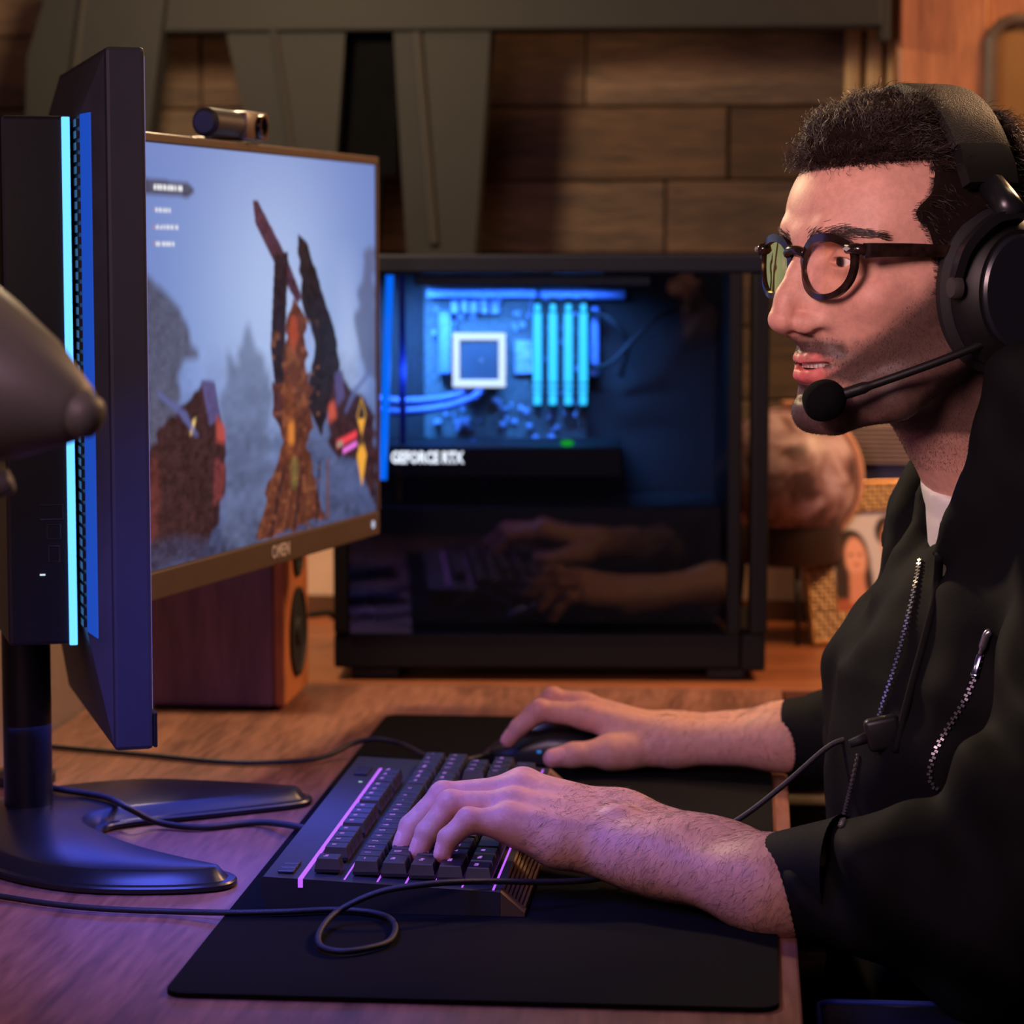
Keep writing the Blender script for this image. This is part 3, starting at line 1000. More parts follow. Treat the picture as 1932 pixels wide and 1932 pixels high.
# ================================================================== keyboard
KB0, KB1 = 1.783, 2.232                        # near and far end
XB, XF, XT = -0.3365, -0.1705, -0.1535           # back edge, front of the key plate, front of the wrist slope
ZB, ZF = 0.778, 0.7705
Z0 = 0.7537
kb = thing('keyboard', 'black gaming keyboard with purple lit keys lying across the mousepad', 'keyboard', (-0.25, 2.0, Z0))
def kz(x): return ZB + (ZF - ZB) * (x - XB) / (XF - XB)
mb = MB()
prof = [(XB + 0.003, Z0), (XB - 0.001, Z0 + 0.012), (XB, ZB - 0.001), (XB + 0.001, ZB), (XF, ZF), (XF, Z0)]
mb.prism(prof, KB0, KB1, order='xz')
mb.build('case', plain('keyboard_case', rgb(30, 31, 37), 0.5, noise=0.05, bump=0.05, bscale=1500), kb)
mb = MB()
n = 7
pr = [(XF + 0.0002, Z0), (XF + 0.0002, ZF)]
ex, ez = XT, Z0 + 0.0025
for k in range(n):
    t0, t1, t2 = k / n, (k + 0.62) / n, (k + 0.8) / n
    def q(t, up): return (XF + (ex - XF) * t + up * 0.6, ZF + (ez - ZF) * t + up)
    pr += [q(t0 + 0.02, 0.0006), q(t1, 0.0006), q(t2, -0.0010)]
pr += [(ex, ez), (ex, Z0)]
mb.prism(pr, KB0 + 0.014, KB1 - 0.014, order='xz')
for s0, s1 in ((KB0, KB0 + 0.0139), (KB1 - 0.0139, KB1)):
    mb.prism([(XF + 0.0002, Z0), (XF + 0.0002, ZF), (ex, ez), (ex, Z0)], s0, s1, order='xz')
mb.build('ribbed_wrist_edge', plain('ribbed_edge', rgb(150, 126, 98), 0.36, 0.9, noise=0.05), kb)
M_purple = glow('purple_light', (0.45, 0.10, 0.85, 1), 1.25)
M_legend = glow('legend_light', (0.42, 0.16, 0.72, 1), 0.8)
mb = MB()
xl = -0.3095
mb.box((xl - 0.0017, KB0 - 0.0004, kz(xl) - 0.006), (xl + 0.0017, 2.185, kz(xl) + 0.0004), M=None)
mb.build('glow_strip', M_purple, kb)
xl2 = -0.1757
mb = MB()
mb.box((xl2 - 0.0007, KB0 + 0.004, kz(xl2) - 0.003), (xl2 + 0.0007, KB1 - 0.01, kz(xl2) + 0.0005))
mb.build('glow_strip', M_purple, kb)
# purple glow line between function row and numbers, seen in the gaps
UP = 0.0184
Y0 = 1.800
RX = {0: -0.2935, 1: -0.2665, 2: -0.2468, 3: -0.2271, 4: -0.2074, 5: -0.1877}
rows = {
 0: [('Esc', 0, 1), ('F1', 2, 1), ('F2', 3, 1), ('F3', 4, 1), ('F4', 5, 1), ('F5', 6.5, 1), ('F6', 7.5, 1), ('F7', 8.5, 1), ('F8', 9.5, 1), ('F9', 11, 1), ('F10', 12, 1), ('F11', 13, 1), ('F12', 14, 1), ('Prt', 15.25, 1), ('Scr', 16.25, 1), ('Pau', 17.25, 1)],
 1: [('~', 0, 1)] + [(c, i + 1, 1) for i, c in enumerate('1234567890-=')] + [('<', 13, 2), ('Ins', 15.25, 1), ('Hom', 16.25, 1), ('PU', 17.25, 1), ('Num', 18.5, 1), ('/', 19.5, 1), ('*', 20.5, 1), ('-', 21.5, 1)],
 2: [('Tab', 0, 1.5)] + [(c, i + 1.5, 1) for i, c in enumerate('QWERTYUIOP[]')] + [('\\', 13.5, 1.5), ('Del', 15.25, 1), ('End', 16.25, 1), ('PD', 17.25, 1), ('7', 18.5, 1), ('8', 19.5, 1), ('9', 20.5, 1), ('+', 21.5, 1)],
 3: [('Cap', 0, 1.75)] + [(c, i + 1.75, 1) for i, c in enumerate("ASDFGHJKL;'")] + [('Ent', 12.75, 2.25), ('4', 18.5, 1), ('5', 19.5, 1), ('6', 20.5, 1)],
 4: [('Shift', 0, 2.25)] + [(c, i + 2.25, 1) for i, c in enumerate('ZXCVBNM,./')] + [('Shift', 12.25, 2.75), ('^', 16.25, 1), ('1', 18.5, 1), ('2', 19.5, 1), ('3', 20.5, 1), ('Ent', 21.5, 1)],
 5: [('Ctrl', 0, 1.25), ('Win', 1.25, 1.25), ('Alt', 2.5, 1.25), ('', 3.75, 6.25), ('Alt', 10, 1.25), ('Fn', 11.25, 1.25), ('Menu', 12.5, 1.25), ('Ctrl', 13.75, 1.25), ('<', 15.25, 1), ('v', 16.25, 1), ('>', 17.25, 1), ('0', 18.5, 2), ('.', 20.5, 1)],
}
M_key = plain('keycap', rgb(28, 27, 30), 0.45, noise=0.05)
def keycap_mesh(w):
    mb = MB()
    hy = w * UP / 2 - 0.0007
    hx = 0.0091
    ty, tx = hy - 0.0022, hx - 0.0019
    h = 0.0098
    def ring(ax, ay, z, dz=0.0): return [(-ax, -ay, z + dz), (ax, -ay, z), (ax, ay, z), (-ax, ay, z + dz)]
    v = ring(hx, hy, 0) + ring(hx, hy, 0.0022) + ring(tx + 0.0004, ty + 0.0004, h - 0.0007, 0.0003) + ring(tx, ty, h, 0.0003)
    f = [(3, 2, 1, 0), (12, 13, 14, 15)]
    for a in (0, 4, 8):
        f += [(a + i, a + (i + 1) % 4, a + 4 + (i + 1) % 4, a + 4 + i) for i in range(4)]
    mb.raw(v, f)
    bmesh.ops.recalc_face_normals(mb.bm, faces=mb.bm.faces[:])
    me = bpy.data.meshes.new('keycap')
    mb.bm.to_mesh(me); mb.bm.free()
    me.materials.append(M_key)
    return me
kmesh, lmesh = {}, {}
KBW = world_of(kb).inverted()
for r, lst in rows.items():
    x = RX[r]
    for (t, u, w) in lst:
        if w not in kmesh: kmesh[w] = keycap_mesh(w)
        o = mesh_obj('keycap', kmesh[w], kb)
        o.location = KBW @ Vector((x, Y0 + (u + w / 2) * UP, kz(x) + 0.0016))
        if not t: continue
        if t not in lmesh:
            m = text_mesh(t, 0.0062 if len(t) < 2 else 0.0042, 0.0001, 0.0001).copy()
            # letters read from the user's side (+x): their up direction is -x
            m.transform(Matrix(((0, -1, 0, 0), (1, 0, 0, 0), (0, 0, 1, 0), (0, 0, 0, 1))))
            m.transform(Matrix.Translation((-0.002, 0, 0.0101)))
            m.materials.clear(); m.materials.append(M_legend)
            lmesh[t] = m
        mesh_obj('legend', lmesh[t], o)
# light seen between the key rows (the lit plate under the caps)
for xg in (-0.2797, -0.2566, -0.2369, -0.2172, -0.1975):
    mb = MB()
    mb.box((xg - 0.0006, KB0 + 0.006, kz(xg) - 0.001), (xg + 0.0006, 2.19, kz(xg) + 0.0004))
    mb.build('glow_strip', M_purple, kb)
# media buttons at the back
for (ya, yb) in ((1.795, 1.806), (1.807, 1.818), (1.819, 1.830), (2.150, 2.160), (2.162, 2.172), (2.174, 2.184)):
    MB().box((-0.3275, ya, kz(-0.322) + 0.0002), (-0.3165, yb - 0.0005, kz(-0.322) + 0.0022), 0.0004, 1).build('media_button', M_key, kb)
mb = MB()
mb.lathe([(0, 0.0004), (0.0016, 0.0002), (0.0018, 0)], Matrix.Translation((-0.3185, 2.125, kz(-0.3185))), 10)
mb.build('status_light', glow('status_mint', (0.45, 0.85, 0.75, 1), 0.9), kb)

# ================================================================== mouse under the right hand
mo = thing('mouse', 'black computer mouse with a blue glint under the right hand', 'mouse', (-0.185, 2.365, 0.7537))
mb = MB()
secs = [(-0.240, 0.014, 0.006), (-0.232, 0.024, 0.013), (-0.21, 0.029, 0.024), (-0.18, 0.030, 0.034), (-0.15, 0.031, 0.033), (-0.128, 0.028, 0.024), (-0.116, 0.018, 0.012)]
secs = [(secs[0][0] - 0.002, 0.004, 0.002)] + secs + [(-0.113, 0.006, 0.004)]
rings = []
for (x, hw, hh) in secs:
    rg = []
    for k in range(20):
        a = math.pi * k / 19
        rg.append(mb.bm.verts.new((x, 2.365 - hw * math.cos(a) * (1 + 0.1 * math.sin(a)), 0.7539 + hh * math.sin(a) ** 0.6)))
    rings.append(rg)
for A_, B_ in zip(rings, rings[1:]):
    for k in range(19): mb.bm.faces.new((A_[k], A_[k + 1], B_[k + 1], B_[k]))
    mb.bm.faces.new((A_[0], B_[0], B_[19], A_[19]))
mb.bm.faces.new(rings[0]); mb.bm.faces.new(rings[-1])
mb.build('shell', plain('mouse_shell', rgb(26, 26, 30), 0.35, noise=0.05), mo, True, 50)
MB().box((-0.222, 2.361, 0.770), (-0.208, 2.369, 0.7835), 0.003).build('wheel', M_rubber, mo, True)
for x in (-0.188, -0.170):
    mb = MB()
    mb.lathe([(0, 0.0008), (0.0011, 0.0006), (0.0016, 0)], Matrix.Translation((x, 2.3355, 0.765)) @ Matrix.Rotation(math.pi / 2, 4, 'X') @ Matrix.Scale(1.6, 4, (1, 0, 0)), 10)
    mb.build('light', glow('mouse_blue', (0.02, 0.25, 0.8, 1), 0.6 if x < -0.18 else 0.25), mo)

# ================================================================== cables
def cable(name, pts, r, label, sides=8, mat=None, n=8):
    mb = MB()
    mb.tube(catmull(pts, n), r, sides)
    return tag(mb.build(name, mat or M_cable, None, True), label, 'cable')
def dk(px, py, z=0.7532): return on(px, py, z)
cable('mouse_cable', [dk(60, 1405), dk(110, 1410), dk(250, 1422), dk(430, 1438), dk(560, 1436, 0.754), dk(620, 1425, 0.757), dk(665, 1403, 0.764), dk(710, 1394, 0.768), dk(760, 1405, 0.766), at(806, 1427, 2.252), at(860, 1436, 2.262), at(915, 1425, 2.31), (-0.238, 2.365, 0.7585)], 0.0024,
      'thin dark cable running from the mouse round the far end of the keyboard')
cable('keyboard_cable', [dk(14, 1459), dk(60, 1474, 0.762), dk(100, 1487, 0.769), dk(160, 1497, 0.768), dk(205, 1506, 0.7685), dk(245, 1526, 0.768), dk(300, 1552, 0.755), dk(380, 1561), dk(480, 1552), dk(540, 1556, 0.757), (-0.336, 2.005, 0.762)], 0.0027,
      'dark braided cable looping over the monitor foot to the back of the keyboard')
cable('headset_cable', [dk(-330, 1655), dk(-180, 1668), dk(-60, 1682), dk(0, 1691), dk(100, 1706), dk(200, 1715), dk(330, 1720), dk(440, 1722, 0.756), dk(540, 1720, 0.757), dk(640, 1716, 0.757), dk(715, 1724, 0.757), dk(745, 1745, 0.757), dk(735, 1775, 0.757), dk(690, 1790, 0.757), dk(640, 1795, 0.757), dk(604, 1784, 0.757), dk(605, 1755, 0.759), at(640, 1718, 1.748), at(720, 1682, 1.757), at(820, 1667, 1.768), at(920, 1663, 1.79), at(1050, 1664, 1.815), at(1140, 1656, 1.84), at(1200, 1640, 1.885), at(1300, 1595, 1.93), at(1395, 1545, 1.94), at(1480, 1480, 1.945), at(1560, 1411, 1.945), at(1600, 1394, 1.945), at(1632, 1389, 1.945)], 0.0022,
      'black headset cable with one loop in front of the keyboard, rising to the jacket', n=7)
# ================================================================== bookshelf speaker
sx0, sx1, sy0, sy1, sz1 = -0.613, -0.479, 2.612, 2.752, 0.985
M_spk = wood('speaker_veneer', rgb(104, 76, 96), rgb(136, 100, 120), 'Z', 9, 0.1, 0.5, 0.1)
M_baffle = plain('speaker_baffle', rgb(186, 112, 66), 0.5)
sp = thing('speaker', 'bookshelf speaker with dark wooden side and orange front behind the game monitor', 'speaker', (-0.546, 2.68, DESK))
MB().box((sx0, sy0, DESK + 0.0045), (sx1, sy1, sz1), 0.003).build('cabinet', M_spk, sp)
MB().box((sx1, sy0 + 0.0005, DESK + 0.0045), (sx1 + 0.012, sy1 - 0.0005, sz1), 0.003).build('baffle', M_baffle, sp)
for zc, r in ((0.822, 0.046), (0.905, 0.026)):
    mb = MB()
    mb.lathe([(r, 0), (r, 0.003), (r * 0.9, 0.004), (r * 0.84, 0.001), (r * 0.35, -0.0 + 0.0005), (r * 0.3, 0.004), (0, 0.006)],
             Matrix.Translation((sx1 + 0.0121, (sy0 + sy1) / 2, zc)) @ Matrix.Rotation(math.pi / 2, 4, 'Y'), 28)
    mb.build('driver', M_rubber, sp, True, 40)
for zc in (0.808, 0.780):
    mb = MB()
    mb.lathe([(0.007, 0), (0.007, 0.01), (0.004, 0.014), (0, 0.014)], Matrix.Translation((sx0, sy0 + 0.02, zc)) @ Matrix.Rotation(-math.pi / 2, 4, 'Y'), 12)
    mb.build('terminal', plain('brass_terminal', rgb(150, 116, 62), 0.35, 0.8), sp)
for (x, y) in ((sx0 + 0.015, sy0 + 0.015), (sx1 - 0.015, sy0 + 0.015), (sx0 + 0.015, sy1 - 0.015), (sx1 - 0.015, sy1 - 0.015)):
    mb = MB(); mb.lathe([(0.006, 0.0004), (0.006, 0.0044)], Matrix.Translation((x, y, DESK)), 10)
    mb.build('foot', M_rubber, sp)
cable('speaker_cable', [(sx0 - 0.003, sy0 + 0.03, 0.87), at(262, 1140, 2.64), at(250, 1180, 2.64), at(243, 1240, 2.66), (-0.650, 2.70, 0.78), (-0.662, 2.72, 0.7536)], 0.0028,
      'black cable hanging behind the wooden speaker', mat=M_rubber)
cable('patch_cable', [at(556, 1164, 3.02), at(590, 1160, 3.03), at(620, 1156, 3.06), at(650, 1154, 3.10), (-0.39, 3.14, 0.87), (-0.33, 3.20, 0.7545)], 0.0035,
      'short black cable with a small plug beside the left end of the computer', mat=M_rubber)

# ================================================================== globe on its stand
YG = 3.17
gc = at(1483, 902, YG)
gr = 134 / F_PX * YG
gb = thing('globe', 'mottled brown globe in a pale ring on a black tripod behind the computer', 'globe', (gc.x, YG, DESK))
m, nt, b = new_mat('globe_map')
tc = nt.nodes.new('ShaderNodeTexCoord')
n1 = nt.nodes.new('ShaderNodeTexNoise'); n1.inputs['Scale'].default_value = 26; n1.inputs['Detail'].default_value = 6; n1.inputs['Distortion'].default_value = 0.6
nt.links.new(tc.outputs['Object'], n1.inputs['Vector'])
rp_ = nt.nodes.new('ShaderNodeValToRGB')
e = rp_.color_ramp.elements
e[0].position, e[0].color = 0.36, rgb(86, 60, 58)
e[1].position, e[1].color = 0.62, rgb(196, 168, 172)
e2 = e.new(0.47); e2.color = rgb(146, 110, 110)
e3 = e.new(0.52); e3.color = rgb(172, 142, 144)
nt.links.new(n1.outputs['Fac'], rp_.inputs['Fac'])
nt.links.new(rp_.outputs['Color'], b.inputs['Base Color'])
b.inputs['Roughness'].default_value = 0.45
mb = MB()
prof = [(0.0, gr)] + [(gr * math.sin(math.pi * k / 24), gr * math.cos(math.pi * k / 24)) for k in range(1, 24)] + [(0, -gr)]
mb.lathe(prof, Matrix.Translation(gc) @ Matrix.Rotation(math.radians(20), 4, 'Y'), 40)
mb.build('ball', m, gb, True)
mb = MB()
mer = [(gc.x + (gr + 0.004) * math.cos(a), YG - 0.0, gc.z + (gr + 0.004) * math.sin(a)) for a in [math.radians(-95 + 190 * k / 40) for k in range(41)]]
mb.tube(mer, 0.0042, 8)
mb.build('meridian_ring', plain('pale_brass_ring', rgb(214, 160, 128), 0.35), gb, True)
zr = at(1470, 1058, YG).z
mb = MB()
mb.lathe([(gr * 0.30, zr - 0.006), (gr * 0.75, zr + 0.0), (gr * 0.80, zr + 0.006), (gr * 0.78, zr + 0.05), (gr * 0.70, zr + 0.05), (gr * 0.70, zr + 0.012), (gr * 0.25, zr)], Matrix.Translation((gc.x, YG, 0)), 36)
mb.build('cup', plain('globe_cup', rgb(48, 34, 30), 0.5), gb, True, 40)
mb = MB()
for k in range(3):
    a = math.radians(-75 + 120 * k)
    q = Vector((gc.x + math.cos(a) * gr * 0.6, YG + math.sin(a) * gr * 0.6, 0))
    l = MB(); l.tube([q + Vector((0, 0, zr)), q + Vector((math.cos(a) * 0.008, math.sin(a) * 0.008, DESK + 0.001))], 0.0032, 8)
    l.build('leg', M_black2, gb, True)

# ================================================================== picture frame
P0 = on(1531, 1218, DESK) + Vector((0, 0, 0.001))
ang = math.radians(22)
u = Vector((math.cos(ang), math.sin(ang), 0))
nb = Vector((-math.sin(ang), math.cos(ang), 0))
v = (nb * 0.056 + Vector((0, 0, 0.186)))
hgt = v.length; v.normalize()
M3 = frame_matrix(P0, u, v)                      # x right, y up the frame, z towards the viewer
if (M3.to_3x3() @ Vector((0, 0, 1))).y > 0: raise RuntimeError
wid = 0.235
pf = thing('picture_frame', 'golden picture frame with a photo of a couple leaning on the sideboard', 'picture frame', P0 + u * wid / 2)
m, nt, b = new_mat('gold_bead_frame')
tc = nt.nodes.new('ShaderNodeTexCoord')
vo = nt.nodes.new('ShaderNodeTexVoronoi'); vo.inputs['Scale'].default_value = 190; vo.inputs['Randomness'].default_value = 0.15
nt.links.new(tc.outputs['Object'], vo.inputs['Vector'])
r_ = nt.nodes.new('ShaderNodeValToRGB')
r_.color_ramp.elements[0].color = rgb(196, 160, 104); r_.color_ramp.elements[1].color = rgb(120, 84, 48)
r_.color_ramp.elements[0].position = 0.1; r_.color_ramp.elements[1].position = 0.6
nt.links.new(vo.outputs['Distance'], r_.inputs['Fac']); nt.links.new(r_.outputs['Color'], b.inputs['Base Color'])
b.inputs['Roughness'].default_value = 0.4; b.inputs['Metallic'].default_value = 0.3
bp = nt.nodes.new('ShaderNodeBump'); bp.inputs['Distance'].default_value = 0.002; bp.invert = True
nt.links.new(vo.outputs['Distance'], bp.inputs['Height']); nt.links.new(bp.outputs['Normal'], b.inputs['Normal'])
bw = 0.037
for i, (x0, y0, x1, y1) in enumerate(((0, 0, wid, bw), (0, hgt - bw, wid, hgt), (0, bw, bw, hgt - bw), (wid - bw, bw, wid, hgt - bw))):
    MB().box((x0, y0, -0.006), (x1, y1, 0.006), 0.002, M=M3).build('frame_side', m, pf)
mb = MB()
mb.tube([M3 @ Vector((a, c, 0.005)) for a, c in ((0.002, 0.002), (wid - 0.002, 0.002), (wid - 0.002, hgt - 0.002), (0.002, hgt - 0.002))], 0.0034, 8, closed=True)
mb.build('gilt_edge', plain('gilt', rgb(206, 150, 84), 0.35, 0.3), pf)
MB().box((0.01, 0.01, -0.010), (wid - 0.01, hgt - 0.01, -0.0065), 0.001, M=M3).build('back_board', M_rubber, pf)
MB().box((wid / 2 - 0.02, 0.0, -0.012), (wid / 2 + 0.02, 0.12, -0.0102), 0.0005, M=M3 ).build('strut', M_rubber, pf)
def couple(h=110, w=150):
    vv, uu = np.meshgrid(np.linspace(0, 1, h), np.linspace(0, 1, w), indexing='ij')
    img = np.zeros((h, w, 3)); img[:] = [lin(206), lin(200), lin(200)]
    def P(poly, c, s=1):
        nonlocal img
        mk = inside(poly, uu, vv).astype(float)[..., None]
        if s: mk = blur(mk, s)
        img = img * (1 - mk) + np.array([lin(x) for x in c]) * mk
    def E(cx, cy, rx, ry, c, s=1): P([(cx + rx * math.cos(t * .2618), cy + ry * math.sin(t * .2618)) for t in range(24)], c, s)
    E(.17, .42, .135, .24, (52, 40, 34)); P([(.03, .42), (.17, .35), (.31, .45), (.33, 1), (.0, 1)], (58, 42, 36), 2)
    P([(.02, .86), (.30, .84), (.42, 1), (0, 1)], (168, 92, 62), 2)
    E(.20, .46, .085, .20, (232, 168, 138), 2); P([(.14, .60), (.25, .60), (.26, .9), (.12, .9)], (214, 146, 116), 2)
    E(.20, .53, .03, .012, (190, 100, 92)); E(.165, .43, .018, .012, (70, 48, 42)); E(.235, .43, .018, .012, (70, 48, 42))
    E(.50, .22, .13, .17, (44, 36, 32)); E(.51, .34, .10, .22, (222, 158, 128), 2)
    P([(.34, 1), (.38, .66), (.50, .58), (.68, .62), (.80, 1)], (96, 66, 48), 2)
    P([(.46, .50), (.57, .50), (.57, .64), (.46, .64)], (206, 142, 112), 1)
    return np.clip(img, 0, 1)
pw, ph = wid - 2 * bw + 0.004, hgt - 2 * bw + 0.004
raster_mesh('photo', couple(), M3 @ Vector((bw - 0.002, hgt - bw + 0.002, 0.0015)), M3.to_3x3() @ Vector((pw, 0, 0)), M3.to_3x3() @ Vector((0, -ph, 0)),
            attr_mat('photo_print', rough=0.35), pf)

# ================================================================== storage box and adapter behind the frame
YB = 3.288
bl, bh = at(1588, 876, YB), at(1588, 800, YB)
stb = thing('storage_box', 'navy storage box with a ribbed grey lid behind the picture frame', 'box', (bl.x + 0.16, YB + 0.022, DESK))
MB().box((bl.x, YB, DESK + 0.0005), (bl.x + 0.33, YB + 0.045, bl.z), 0.003).build('body', plain('navy_card', rgb(52, 54, 92), 0.6), stb)
nr = 9
M_gcard = plain('grey_card', rgb(140, 122, 116), 0.7)
for k in range(nr):
    za = bl.z + 0.0005 + (bh.z - bl.z) * k / nr
    zb_ = bl.z + (bh.z - bl.z) * (k + 1) / nr
    MB().box((bl.x - 0.003, YB - 0.004, za), (bl.x + 0.333, YB + 0.0465, zb_ - 0.0007), 0.0012, 1).build('rib', M_gcard, stb)
pa = on(1412, 1199, DESK)
ad = thing('power_adapter', 'small white power adapter on the sideboard seen through the computer frame', 'adapter', (pa.x, pa.y, DESK))
MB().box((pa.x - 0.014, pa.y, DESK + 0.0005), (pa.x + 0.014, pa.y + 0.03, DESK + 0.021), 0.003).build('body', M_white, ad)
MB().box((pa.x - 0.004, pa.y - 0.0015, DESK + 0.006), (pa.x + 0.004, pa.y - 0.0001, DESK + 0.014), 0.0005).build('socket', M_grey, ad)

# ================================================================== lamp at the left edge, close to the camera
YL = 1.34
c0, c1 = at(186, 792, YL), at(-180, 668, YL + 0.05)
lm = thing('desk_lamp', 'blurred grey cone lamp head reaching in at the left edge', 'lamp', (-0.60, 1.36, DESK))
ax = (c1 - c0).normalized()
Ml = frame_matrix(c0, ax.orthogonal(), ax.cross(ax.orthogonal()))
Ml = Ml @ Matrix.Rotation(0, 4, 'Z')
if (Ml.to_3x3() @ Vector((0, 0, 1))).dot(ax) < 0: Ml = Ml @ Matrix.Rotation(math.pi, 4, 'X')
K = YL / F_PX
M_lampg = plain('lamp_grey', rgb(92, 90, 84), 0.5, noise=0.05)
mb = MB()
mb.lathe([(0, -1 * K), (22 * K, 2 * K), (40 * K, 14 * K), (46 * K, 34 * K), (46 * K, 52 * K)], Ml, 32)
mb.build('cap', M_lampg, lm, True, 50)
mb = MB()
mb.lathe([(44 * K, 44 * K), (60 * K, 52 * K), (128 * K, 175 * K), (176 * K, 300 * K), (205 * K, 390 * K), (200 * K, 390 * K), (172 * K, 300 * K), (124 * K, 176 * K), (44 * K, 58 * K)], Ml, 40, cap=False)
mb.build('shade', M_lampg, lm, True, 50)
mb = MB()
mb.lathe([(0, 90 * K), (40 * K, 110 * K), (60 * K, 160 * K), (46 * K, 210 * K), (0, 235 * K)], Ml, 20)
mb.build('bulb', glow('bulb_warm', (1.0, 0.75, 0.45, 1), 4.0), lm, True)
e0 = Ml @ Vector((0, 0, 0)) + ax * 0.06 + Vector((0, 0, -0.052))
mb = MB()
mb.tube(catmull([e0 + Vector((0, 0, 0.004)), e0 + Vector((-0.09, 0.0, -0.03)), (-0.60, 1.37, 1.0), (-0.60, 1.36, DESK + 0.012)], 6), 0.007, 8)
mb.build('arm', M_lampg, lm, True)
mb = MB()
mb.lathe([(0, DESK + 0.0006), (0.07, DESK + 0.0006), (0.07, DESK + 0.01), (0.02, DESK + 0.016), (0, DESK + 0.016)], Matrix.Translation((-0.60, 1.36, 0)), 24)
mb.build('base', M_lampg, lm, True, 40)
